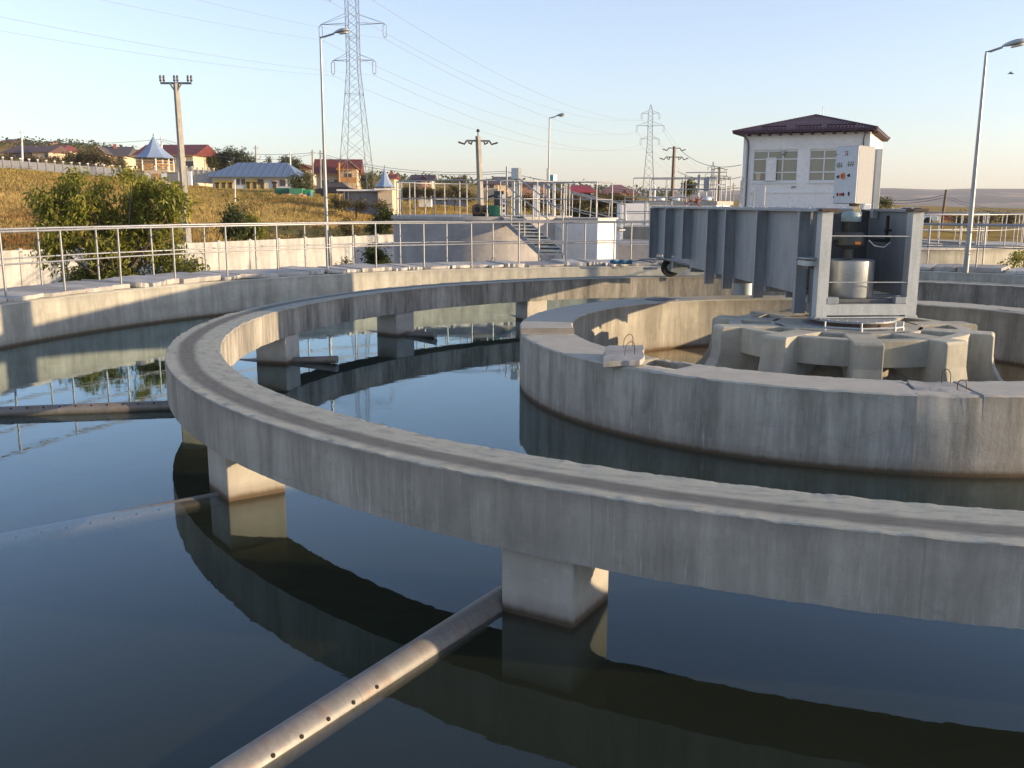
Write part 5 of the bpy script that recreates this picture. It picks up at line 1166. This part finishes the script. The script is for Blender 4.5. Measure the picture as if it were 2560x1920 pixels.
house('grey-violet roofed house behind the stair rails', 1246, 1296, 470, 460, 441, 220, 9, 'cream', 'tilegrey', 'gable', R(10), [(.6, .5, 1, .8)], .6)
house('dark roofed house behind the teal switch box', 1300, 1365, 476, 462, 452, 200, 9, 'rosewall', 'tilebrown', 'hip', 0, [(.5, .5, 1.2, .8)], .6)
house('house with a bright red hip roof beside the far pylon', 1426, 1486, 492, 481, 463, 160, 8, 'palewall', 'tilebright', 'hip', 0, [(.3, .5, 1.2, .6), (.7, .5, 1.2, .6)], .5, (.12, .78))
house('large rose-brown gabled house left of the distant pylon', 1496, 1586, 503, 484, 461, 150, 9, 'rosewall', 'tilepink', 'hip', R(-4), [(.4, .45, 1.0, .7), (.75, .45, 1.0, .7)], .7, (.45, .62))
house('cream dormer on the rose-brown house', 1554, 1566, 485, 484, 472, 146, 3, 'cream', 'tilepink', 'front', 0, [], .3)
house('low shed with a flat white slab roof under the big pylon', 858, 944, 504, 476, 474, 92, 5, 'fence', 'whitepaint', 'hip', R(0), [(.1, .6, .3, .9)], .5, (.02, .98), cat='shed')  # shade on the shed front is put into the grey wall colour
house('right part of the flat roofed shed, sunlight put into its cream wall colour', 945, 981, 504, 474, 472, 90, 5, 'cream', 'whitepaint', 'hip', R(0), [], .3, (.02, .98), cat='shed')  # same shed's right part, sunlight painted in as a cream wall
# far buildings between tanks and the plain
house('long low red building on the plain right of the bridge', 2306, 2380, 556, 537, 532, 120, 8, 'tilered', 'tilered', 'hip', 0, [], .2, (.05, .95), cat='building')
# spire pavilion
def spire(label, ua, va, ue0, ue1, ve, vb, Y, open_=True):
    c = P((ue0+ue1)/2, ve, Y); r = (P(ue1, ve, Y).x-P(ue0, ve, Y).x)/2; za = P(ua, va, Y).z; ze = c.z; zb = P(ua, vb, Y).z
    root = thing('pavilion', label, 'pavilion', (c.x, Y+r, zb)); cc = (c.x, Y+r, 0); h = za-ze
    prof = [(r, 0), (r*.78, .14), (r*.5, .36), (r*.25, .66), (.04, 1.0)]
    mb = MB(); mb.lathe([(a_, ze+h*b_) for a_, b_ in prof], cc, 8); mb.build('roof', M['spire'], root)
    mb = MB(); mb.tube([(cc[0], cc[1], za-.1), (cc[0], cc[1], za+h*.12)], .05, 6); mb.build('finial', M['steelD'], root)
    mb = MB(); mb.lathe([(r*1.02, ze-.08), (r*1.02, ze+.02)], cc, 8); mb.build('eaves', M['steelD'], root)
    if open_:
        for k in range(8):
            t = 2*math.pi*(k+.5)/8; x, y = cc[0]+math.cos(t)*r*.84, cc[1]+math.sin(t)*r*.84; mb = MB(); mb.tube([(x, y, zb-.8), (x, y, ze)], .09, 8); mb.build('column', M['winframe'], root)
            t2 = 2*math.pi*(k+1.5)/8; x2, y2 = cc[0]+math.cos(t2)*r*.84, cc[1]+math.sin(t2)*r*.84; zf = zb+(ze-zb)*.42
            mb = MB(); mb.bar((x, y, zf+.9), (x2, y2, zf+.9), .1); mb.bar((x, y, zf), (x2, y2, zf), .12); mb.bar((x, y, zf), (x2, y2, zf+.9), .06); mb.bar((x2, y2, zf), (x, y, zf+.9), .06); mb.bar((x, y, ze-.4), (x2, y2, ze-.4), .08)
            for j in range(1, 6): q = Vector((x, y, 0)).lerp(Vector((x2, y2, 0)), j/6); mb.bar((q.x, q.y, zf), (q.x, q.y, zf+.9), .04)
            mb.build('balustrade', M['wood'], root)
        mb = MB(); mb.lathe([(r*.86, zb+(ze-zb)*.4), (r*.86, zb+(ze-zb)*.42)], cc, 8); mb.build('floor', M['wood'], root)
        mb = MB(); mb.box((cc[0]+r*.35, cc[1]-r*.5, zb+(ze-zb)*.1), (r*1.1, r*.8, (ze-zb)*.7)); mb.build('base_room', M['cream'], root)
        for x in (-.1, .75): 
            mb = MB(); mb.box((cc[0]+r*x, cc[1]-r*.92, zb+(ze-zb)*.2), (.8, .06, .6)); mb.build('window', M['winframe'], root)
        mb = MB(); mb.box((cc[0]+r*.35, cc[1]-r*.92, zb+(ze-zb)*.12), (.6, .07, 1.1)); mb.build('door', M['wood'], root)
    else:
        mb = MB(); mb.lathe([(r*.85, zb-.5), (r*.85, ze)], cc, 8); mb.build('wall', M['cream'], root)
spire('open pavilion with a tall pale blue spire roof on the slope at the left', 362, 337, 314, 420, 393, 452, 120)
spire('pointed pale blue spire roof behind the flat shed', 958, 418, 934, 984, 467, 492, 112, False)
# concrete panel fences
def panel_fence(label, pts, n, H_, mat='fence', cap=True):
    root = thing('panel_fence', label, 'fence', tuple(pts[0])); base = None
    P0, P1 = Vector(pts[0]), Vector(pts[1]); d = (P1-P0); st_ = d/n; ln = st_.length; yw = math.atan2(d.y, d.x)
    pa = MB().box((0,0,0), (math.hypot(st_.x, st_.y)*.95, .08, H_)).build('panel', M[mat], root, origin=(0,0,0)); po = MB().box((0,0,.15), (.2, .2, H_+.3)).build('post', M[mat], root, origin=(0,0,0)); ca = MB().box((0,0,0), (.26, .26, .12)).build('post_cap', M['winframe'], root, origin=(0,0,0))
    for i in range(n):
        a = (pa, po, ca) if i == 0 else tuple(x.copy() for x in (pa, po, ca))
        if i: [COL.objects.link(x) for x in a]
        a[0].location = st_*(i+.5)-Vector((0,0,H_/2)); a[0].rotation_euler = (0,0,yw); a[1].location = st_*i-Vector((0,0,H_/2)); a[1].rotation_euler = (0,0,yw); a[2].location = st_*i+Vector((0,0,.36)); a[2].rotation_euler = (0,0,yw)
panel_fence('grey concrete panel fence running down the slope at the left', [P(-60, 395, 128), P(320, 423, 138)], 18, 2.2)
panel_fence('pale panel fence between the pavilion and the blue roofed house', [P(466, 422, 150), P(548, 428, 150)], 6, 2.0, 'whitewall')
panel_fence('low grey wall beyond the round tank platform', [P(1078, 492, 120), P(1168, 498, 118)], 5, .9)
sh = thing('shed', 'small white shed in the grass seen through the round tank railing', 'shed', tuple(P(1062, 508, 110)))
a = P(1047, 508, 110); b_ = P(1078, 488, 110); mb = MB(); mb.box(((a.x+b_.x)/2, 110.5, (a.z+b_.z)/2-.2), (b_.x-a.x, 1.6, b_.z-a.z+.4)); mb.build('wall', M['whitepaint'], sh)
mb = MB(); mb.box(((a.x+b_.x)/2, 110.5, b_.z+.05), (b_.x-a.x+.2, 1.9, .08)); mb.build('roof', M['slab'], sh)
# transformer kiosk
tk = thing('transformer_kiosk', 'grey overhanging kiosk on a brick pillar beside the tall concrete pole', 'kiosk', tuple(P(440, 492, 88)))
a = P(418, 432, 88); b_ = P(447, 457, 88); mb = MB(); mb.box(((a.x+b_.x)/2, 88.6, (a.z+b_.z)/2), (b_.x-a.x, 1.4, a.z-b_.z)); mb.build('kiosk_body', M['fence'], tk)
mb = MB(); mb.box(((a.x+b_.x)/2, 88.6, a.z+.04), (b_.x-a.x+.15, 1.6, .08)); mb.build('roof_slab', M['slab'], tk)
a = P(430, 457, 88); b_ = P(452, 500, 88); mb = MB(); mb.box(((a.x+b_.x)/2, 88.6, (a.z+b_.z)/2-.4), (b_.x-a.x, .9, a.z-b_.z+.8)); mb.build('brick_pillar', M['brick'], tk)
q = P(475, 446, 92); mb = MB(); mb.box((q.x, 92, q.z), (.35, .3, 1.3)); mb.box((q.x-.4, 92.2, q.z-.1), (.4, .3, 1.0)); tag(mb.build('meter_box', M['winframe'], None, origin=(q.x, 92, q.z-.6)), 'white meter box right of the brick pillar', 'cabinet')
# green tractor trailer, logs, car
tr = thing('trailer', 'green farm trailer parked in front of the blue roofed house', 'trailer', tuple(P(720, 492, 118)))
a = P(686, 470, 118); b_ = P(722, 484, 118); mb = MB(); mb.box(((a.x+b_.x)/2, 119, (a.z+b_.z)/2), (b_.x-a.x, 1.8, a.z-b_.z)); mb.build('side_panel', M['greenpaint'], tr)
a = P(724, 471, 117); b_ = P(757, 488, 117); mb = MB(); mb.box(((a.x+b_.x)/2, 117.6, (a.z+b_.z)/2), (b_.x-a.x, 1.6, a.z-b_.z)); mb.build('load_box', plain('pale_green_paint', (.08,.27,.15), .5), tr)
for u in (700, 735, 762): 
    q = P(u, 491, 117.3); mb = MB(); mb.tube([q, q+Vector((0,.25,0))], .38, 14); mb.build('wheel', M['black'], tr, smooth=50)
a = P(757, 478, 117); mb = MB(); mb.box((a.x+.5, 117.8, a.z-.25), (1.0, 1.3, .9)); mb.build('cab', plain('mid_green_paint', (.04,.28,.12), .5), tr, bevel=.15)
for k, (u, v, w_, h_, m_, lb) in enumerate(((705, 496, 1.9, .7, 'brick', 'pile of red-brown logs in front of the green trailer'), (740, 497, 1.2, .8, 'rosewall', 'heap of rose bricks right of the log pile'))):
    q = P(u, v, 113); rn = random.Random(k+40); root = thing('log_pile', lb, 'pile', tuple(q)); c0_ = None
    for i in range(16):
        if c0_ is None: mb = MB(); mb.tube([q+Vector((0,0,0)), q+Vector((0,.8,0))], .16, 7); c0_ = mb.build('log', M[m_], root, origin=q); o = c0_
        else: o = c0_.copy(); COL.objects.link(o)
        o.location = (rn.uniform(-w_, w_)/1, rn.uniform(0, .5), rn.uniform(-.3, h_*.6)); o.rotation_euler = (rn.uniform(-.2, .2), 0, rn.uniform(-.5, .5))
q = P(775, 492, 112); mb = MB(); mb.lathe([(.28, -.5), (.3, -.2), (.3, .2), (.28, .5)], tuple(q), 12); tag(mb.build('barrel', M['blue'], None, smooth=50, origin=q), 'dark blue barrel right of the green trailer', 'barrel')
def car(label, u, v, Y, col, yaw=0, sc=1.0):
    q = P(u, v, Y); root = thing('parked_car', label, 'car', tuple(q)); T = Matrix.Translation(q) @ Matrix.Rotation(yaw, 4, 'Z') @ Matrix.Scale(sc, 4)
    mb = MB(); mb.T = T; mb.extr([(-2.1, -.85, .3), (-2.1, -.85, .75), (-1.3, -.85, .85), (1.2, -.85, .9), (2.1, -.85, .75), (2.1, -.85, .3)], (0, 1.7, 0)); mb.build('body', col, root, bevel=.08)
    mb = MB(); mb.T = T; mb.extr([(-1.3, -.75, .86), (-.7, -.65, 1.4), (.7, -.65, 1.42), (1.35, -.75, .9)], (0, 1.45, 0)); mb.build('cabin', M['darkwin'], root, bevel=.06)
    mb = MB(); mb.T = T; mb.box((0, 0, 1.42), (1.3, 1.3, .05)); mb.build('roof', col, root, bevel=.02)
    for x in (-1.3, 1.3):
        for y in (-.86, .7): mb = MB(); mb.T = T; mb.tube([(x, y, .32), (x, y+.16, .32)], .32, 16); mb.build('wheel', M['black'], root, smooth=50)
    for y in (-.6, .6): mb = MB(); mb.T = T; mb.box((-2.11, y, .65), (.04, .3, .14)); mb.build('headlight', M['lampglass'], root)
car('dark car parked by the flat roofed shed', 842, 491, 100, plain('dark_car_paint', (.02,.02,.025), .3), R(5))
car('white car parked beyond the guard rail right of the bridge', 2272, 562, 75, plain('white_car_paint', (.7,.7,.7), .3), R(-15), .95)
# small loose things on the far walkway
q = P(1553, 661, 24.35); bp = thing('folded_tarp', 'long dark blue bundle lying on the slabs left of the bridge', 'bundle', tuple(q))
mb = MB(); rn = random.Random(2); q.z = .80
mb.tube([q+Vector((-.28+.56*i/9, .02*math.sin(i*2), .02+.015*math.sin(i*1.7))) for i in range(10)], [.03+.03*abs(math.sin(i*.9+.4)) for i in range(10)], 10); mb.build('bundle', M['blue'], bp, smooth=50)
mb = MB(); mb.tube([q+Vector((.25, 0, .04)), q+Vector((.5, .1, .06)), q+Vector((.9, .05, .02)), P(1625, 657, 24.5)], .012, 6); mb.build('cord', M['black'], bp, smooth=50)
q = P(1232, 662, 24.6); q.z = .78; mb = MB(); mb.tube([q+p for p in hook((0,0,0), 0, .05, .13)], .008, 6); tag(mb.build('wire_loop', M['rust'], None, smooth=60, origin=q), 'bent wire lifting loop sticking out of a far slab', 'hook')
# bird
q = P(2526, 184, 30); bd = thing('bird', 'small dark bird in the sky near the right edge', 'bird', tuple(q))
mb = MB(); mb.tube([q+Vector((-.06, .05, 0)), q+Vector((-.02, 0, .01)), q+Vector((.05, -.03, 0)), q+Vector((.09, -.05, -.01))], [.006, .022, .018, .004], 8); mb.build('body', M['steelD'], bd, smooth=60)
for s_ in (-1, 1):
    mb = MB(); mb.add([q+Vector((.02, 0, .01)), q+Vector((-.03, 0, .01)), q+Vector((-.01+s_*.05, s_*.08, .05)), q+Vector((.02+s_*.09, s_*.14, -.02)), q+Vector((.04+s_*.04, s_*.07, .045))], [(0,1,2,4), (4,2,3)]); mb.build('wing', M['steelD'], bd)

# ------------------------------------------------------------------ trees, shrubs, willows
def leaves(centres, n, size, spread, droop=.5, aspect=.3, rng=None):
    rng = rng or np.random.RandomState(1); C_ = np.asarray(centres); idx = rng.randint(0, len(C_), n)
    base = C_[idx, :3]+rng.normal(0, 1, (n, 3))*spread
    az = rng.uniform(0, 2*np.pi, n); el = rng.uniform(-1.1, .55, n)-droop*.4
    d = np.stack([np.cos(az)*np.cos(el), np.sin(az)*np.cos(el), np.sin(el)], 1); up = rng.normal(0, 1, (n, 3)); w = np.cross(d, up); w /= np.linalg.norm(w, axis=1)[:, None]+1e-9
    L_ = size*rng.uniform(.6, 1.25, n)[:, None]; nrm = np.cross(d, w)
    p0 = base; p1 = base+d*L_*.45+w*L_*aspect*.5+nrm*L_*.05; p3 = base+d*L_*.45-w*L_*aspect*.5+nrm*L_*.05; p2 = base+d*L_-np.array([0,0,1])*L_*.22*droop
    V = np.stack([p0, p1, p2, p3], 1).reshape(-1, 3); F = np.arange(4*n).reshape(n, 4); return V, F
def tree(name, label, cat, x, y, z0, parts, lsize, nleaf, mat, seed, trunk=.08, group=None, droop=.5, aspect=.3, stems=3, cl=1.0):
    """parts: list of (dx, dy, z, rx, ry, rz, weight) crown lobes; branches run from the trunk to points in every lobe"""
    rng = np.random.RandomState(seed); root = thing(name, label, cat, (x, y, z0), group)
    mb = MB(); cents = []; tot = sum(p[6] for p in parts); zt = z0+(min(p[2]-p[5] for p in parts)-z0)*1.0+.2
    fork = Vector((x, y, max(z0+.25, min(zt, z0+1.6))))
    mb.tube([(x, y, z0-.3), fork], [trunk, trunk*.8], 8)
    for (dx, dy, zc_, rx, ry, rz, w_) in parts:
        c = Vector((x+dx, y+dy, zc_)); m_ = fork.lerp(c, .5)+Vector((rng.uniform(-.1, .1), rng.uniform(-.1, .1), .05)); mb.tube([fork, m_, c], [trunk*.6, trunk*.4, trunk*.22], 6)
        nb = max(4, int(26*w_/tot*len(parts)*.5*cl))
        for k in range(nb):
            v = rng.normal(0, 1, 3); v /= np.linalg.norm(v); r_ = rng.uniform(.55, 1.08); q = Vector((c.x+v[0]*rx*r_, c.y+v[1]*ry*r_, c.z+v[2]*rz*r_))
            mb.tube([c, c.lerp(q, .6)+Vector((0,0,.04)), q], [trunk*.2, trunk*.12, trunk*.05], 4, caps=False)
            for j in range(6): f = .35+.65*j/5; p = c.lerp(q, f); cents.append((p.x, p.y, p.z))
    mb.build('trunk', M['bark'], root, smooth=60)
    V, F = leaves(cents, nleaf, lsize, lsize*.85, droop, aspect, rng)
    raw('crown', V, F, M[mat], root, org=(x, y, z0)); return root
def S_(u, v, Y): p = P(u, v, Y); return p
# big peach-leaved shrub tree at the left, built lobe by lobe from its outline
Yt = 26.5; c0_ = P(285, 640, Yt); pp = []
for (u, v, ru, rv, w_) in ((160, 468, 28, 34, .5), (140, 505, 60, 45, 1), (240, 505, 40, 32, .8), (345, 474, 36, 32, .9), (330, 510, 50, 45, 1), (410, 495, 35, 32, .7), (455, 505, 40, 28, .5), (200, 560, 80, 60, 1.6), (320, 565, 80, 60, 1.6), (410, 545, 50, 50, 1), (160, 620, 60, 50, 1.1), (270, 640, 90, 55, 1.8), (390, 620, 70, 50, 1.3), (130, 540, 45, 45, .7), (285, 600, 90, 50, 1.6), (270, 560, 60, 50, 1.0), (345, 442, 14, 14, .12), (160, 440, 10, 14, .1), (240, 468, 10, 12, .1), (420, 468, 10, 14, .1), (430, 670, 50, 30, .6), (200, 690, 90, 40, 1.2), (330, 700, 90, 40, 1.2), (500, 668, 22, 14, .15)):
    q = P(u, v, Yt); k_ = Yt/FPX; pp.append((q.x-c0_.x, random.uniform(-.5, .7), q.z, ru*k_, .7, rv*k_, w_))
tree('fruit_tree', 'bushy young tree with drooping yellow-green leaves behind the railing at the left', 'tree', c0_.x, Yt, GZ, pp, .17, 18000, 'leafA', 3, .09, droop=.7, aspect=.32)
def blob_tree(label, lobes, Y, lsize, n, mat, seed, name='shrub', cat='shrub', trunk=.04, dy=.4, droop=.6, aspect=.35, group='shrubs growing along the panel wall', gz=None, cl=1.0):
    u_ = sum(l[0] for l in lobes)/len(lobes); q0 = P(u_, 600, Y); gz = ground_z(q0.x, Y) if gz is None else gz; k_ = Y/FPX; L_ = []
    for (u, v, ru, rv) in lobes: q = P(u, v, Y); L_.append((q.x-q0.x, random.uniform(-dy, dy), q.z, ru*k_, max(.25, ru*k_*.7), rv*k_, ru*rv))
    return tree(name, label, cat, q0.x, Y, min(gz, min(l[2]-l[5] for l in L_)+.1), L_, lsize, n, mat, seed, trunk, group, droop, aspect, cl=cl)
blob_tree('dark green shrub standing in the dry grass just above the white wall', [(585, 535, 18, 22), (580, 570, 28, 28), (600, 560, 20, 30)], 44, .2, 1800, 'leafE', 11)
blob_tree('looser green shrub right of the dark shrub above the white wall', [(640, 550, 20, 12), (650, 575, 28, 18), (625, 585, 20, 18)], 45, .2, 1100, 'leafA', 12)
blob_tree('dark bush at the left edge of the round grey tank, above the wall', [(945, 558, 22, 22), (965, 540, 25, 35), (930, 570, 18, 14)], 52, .2, 2200, 'leafE', 13)
blob_tree('pale thin bush in the grass right of the lamp post', [(870, 560, 22, 20), (880, 575, 25, 12)], 48, .16, 700, 'leafD', 14)
blob_tree('dense dark shrub at the foot of the round grey tank', [(945, 640, 26, 18), (948, 655, 30, 18), (935, 625, 18, 12)], 30, .12, 2400, 'leafE', 15, gz=GZ)
blob_tree('small sapling with round leaves at the foot of the white wall', [(868, 652, 12, 14), (878, 664, 14, 10), (856, 668, 10, 5)], 30, .11, 170, 'leafA', 16, gz=GZ, cl=.5)
blob_tree('low sprig of leaves over the slabs left of the sapling', [(838, 670, 10, 4)], 29, .1, 40, 'leafA', 17, gz=GZ, cl=.4)
blob_tree('branchy green bush behind the walkway at the right edge', [(2530, 650, 26, 16), (2505, 664, 20, 8), (2560, 645, 20, 20)], 27.5, .1, 500, 'leafA', 18, gz=GZ, cl=.8)
grp = 'trees among the houses'
blob_tree('large dark tree left of the blue roofed house', [(530, 400, 28, 26), (560, 390, 32, 22), (595, 395, 28, 20), (620, 400, 18, 18), (540, 415, 30, 15)], 165, .5, 5200, 'leafB', 21, 'tree', 'tree', .25, 2, group=grp)
blob_tree('round dark tree behind the right end of the blue roof', [(740, 408, 13, 16), (735, 418, 14, 12)], 190, .5, 900, 'leafB', 22, 'tree', 'tree', .2, 1, group=grp)
blob_tree('narrow leafy tree left of the round dark tree', [(708, 403, 10, 14), (715, 398, 7, 10)], 192, .5, 600, 'leafB', 23, 'tree', 'tree', .2, 1, group=grp)
blob_tree('tiny cypress on the skyline behind the blue roof', [(672, 397, 4, 9)], 195, .35, 220, 'leafB', 24, 'cypress', 'tree', .12, .5, group=grp)
blob_tree('yellow-green willow at the right end of the blue roofed house', [(735, 452, 22, 22), (765, 445, 22, 25), (750, 465, 30, 22), (775, 468, 14, 25)], 132, .35, 3600, 'leafC', 25, 'willow', 'tree', .2, 1.5, 1.2, .2, group=grp)
blob_tree('olive willow behind the legs of the big pylon', [(910, 450, 16, 24), (935, 440, 16, 22), (925, 465, 26, 16)], 135, .35, 2400, 'leafC', 26, 'willow', 'tree', .2, 1.5, 1.2, .2, group=grp)
blob_tree('yellowish weeping tree in front of the pavilion base', [(362, 455, 16, 18), (378, 462, 14, 16)], 75, .25, 1100, 'leafC', 27, 'willow', 'tree', .12, .8, 1.0, .2, group=grp)
blob_tree('brown-green thicket between the far left houses and the pavilion', [(190, 395, 30, 14), (235, 392, 30, 16), (275, 402, 30, 12), (300, 410, 20, 10)], 150, .4, 3600, 'leafD', 28, 'thicket', 'bush', .15, 1.5, group=grp)
blob_tree('dark tree in the thicket left of the pavilion', [(220, 385, 22, 14), (205, 390, 20, 12)], 160, .4, 1800, 'leafB', 29, 'tree', 'tree', .2, 1.5, group=grp)
blob_tree('bushes between the far left houses', [(85, 398, 30, 8), (30, 396, 30, 6), (140, 398, 22, 8)], 170, .4, 1800, 'leafD', 30, 'thicket', 'bush', .12, 1.5, group=grp)
blob_tree('scrub beside the flat roofed shed', [(845, 500, 18, 10), (870, 508, 25, 10), (905, 512, 25, 9), (950, 512, 25, 9)], 82, .25, 1800, 'leafD', 31, 'thicket', 'bush', .08, 1, group=grp)
blob_tree('brown bushes seen through the left part of the round tank railing', [(1010, 480, 25, 14), (1040, 478, 22, 12), (1075, 480, 22, 12)], 108, .3, 2600, 'leafD', 32, 'thicket', 'bush', .1, 1.2, group=grp)
blob_tree('olive bushes left of the concrete pole', [(1110, 482, 25, 14), (1140, 478, 25, 16), (1165, 485, 18, 12)], 105, .3, 2600, 'leafD', 33, 'thicket', 'bush', .1, 1.2, group=grp)
blob_tree('faint round tree on the skyline left of the concrete pole', [(1152, 450, 14, 9), (1160, 447, 10, 8)], 240, .5, 700, 'leafD', 34, 'tree', 'tree', .2, 1, group=grp)
blob_tree('olive bushes behind the chamber and rear stair', [(1310, 500, 30, 18), (1345, 505, 30, 18), (1400, 500, 35, 20)], 88, .3, 3000, 'leafD', 35, 'thicket', 'bush', .1, 1.2, group=grp)
blob_tree('grey-green scrub in front of the red roofed houses', [(1450, 506, 35, 18), (1500, 505, 35, 16), (1545, 505, 35, 18), (1575, 512, 22, 22)], 84, .3, 4200, 'leafD', 36, 'thicket', 'bush', .1, 1.2, group=grp)
blob_tree('dark hedge below the rear stair rails', [(1480, 540, 50, 16), (1550, 538, 45, 16), (1420, 540, 40, 14)], 62, .22, 4200, 'leafB', 37, 'hedge', 'hedge', .08, .8, group=grp)
blob_tree('round tree seen through the railing of the white tank block', [(1715, 470, 14, 14), (1722, 462, 10, 8)], 75, .25, 900, 'leafE', 38, 'tree', 'tree', .1, .8, group=grp)
blob_tree('small dark bush above the far wall right of the cabinet', [(2210, 505, 16, 5), (2195, 500, 12, 5)], 62, .2, 500, 'leafB', 39, group=grp)
blob_tree('line of far bushes on the plain at the right', [(2410, 548, 30, 6), (2470, 545, 25, 7), (2530, 546, 30, 8)], 85, .3, 1500, 'leafD', 40, 'thicket', 'bush', .05, .8, group=grp)
# wooded skyline strips, nobody could count them
rng = np.random.RandomState(9); cs_ = []
for _ in range(900):
    u = rng.uniform(-100, 1680); Y = rng.uniform(300, 380); v = float(np.interp(u, [-100, 0, 60, 150, 200, 400, 600, 800, 1000, 1300, 1500, 1680], [362, 362, 358, 366, 364, 390, 416, 432, 447, 461, 474, 486]))
    q = P(u, v+rng.uniform(-3, 4), Y); cs_.append((q.x, q.y, q.z))
V, F = leaves(cs_, 9000, 1.1, .9, 0, .6, rng); o = raw('far_woods', V, F, M['leafB']); o['kind'] = 'stuff'
# dry grass
rng = np.random.RandomState(12); gvv = []; 
N_ = 170000
u = rng.uniform(-120, 1640, N_); t = rng.uniform(0, 1, N_)**1.9
xs = []; hs = []
for i in range(N_):
    yw = ywall(u[i])+.7 if u[i] < 1150 else 66; Y = yw+t[i]*(145-yw); x = (u[i]-1280)/FPX*Y; gz = ground_z(x, Y)
    pn = mnoise.noise((x*.12, Y*.05, 2)); xs.append((x, Y, gz)); hs.append(max(.05, .14+.2*pn+.09*rng.rand())*(1+Y/200)*(1 if Y < 100 else max(.35, 1-(Y-100)/60)))
xs = np.array(xs); hs = np.array(hs)[:, None]; az = rng.uniform(0, np.pi, N_); w = np.stack([np.cos(az), np.sin(az), 0*az], 1)*(.018+.0007*xs[:, 1])[:, None]
tip = xs+np.array([0, 0, 1])*hs+rng.normal(0, .12, (N_, 3))*hs*1.2
V = np.stack([xs-w-[0,0,.05], xs+w-[0,0,.05], tip], 1).reshape(-1, 3); F = np.arange(3*N_).reshape(N_, 3)
o = raw('dry_grass', V, F, M['grass']); tag(o, 'golden dry grass covering the slope', 'grass'); o['kind'] = 'stuff'

cs_ = []
for _ in range(260):
    u_ = rng.uniform(-60, 1100); yw = ywall(u_)+1; Y = yw+(rng.uniform(0, 1)**1.5)*(138-yw); x = (u_-1280)/FPX*Y; z = ground_z(x, Y)
    if mnoise.noise((x*.05, Y*.05, 7)) < -.05: continue
    for k in range(3): cs_.append((x+rng.normal(0, .25), Y+rng.normal(0, .25), z+.1+rng.uniform(0, .35)))
V, F = leaves(cs_, 9000, .2, .16, .2, .3, rng); o = raw('weeds', V, F, M['leafD']); tag(o, 'low olive weeds scattered through the dry grass', 'weeds'); o['kind'] = 'stuff'

# ------------------------------------------------------------------ air
HZ = NT('haze_air'); pv = HZ.n('ShaderNodeVolumePrincipled'); pv.inputs['Color'].default_value = (.85,.88,.95,1); pv.inputs['Density'].default_value = .00016; pv.inputs['Anisotropy'].default_value = .2
HZ.t.links.new(pv.outputs[0], HZ.out.inputs['Volume'])
if 0: pass
mb = MB().box((0, 1550, 60), (14000, 4400, 140)); o = mb.build('haze', HZ.m, None, origin=(0, 1550, 60)); o['kind'] = 'stuff'
for o in bpy.data.objects:
    if '_w' in o: del o['_w']
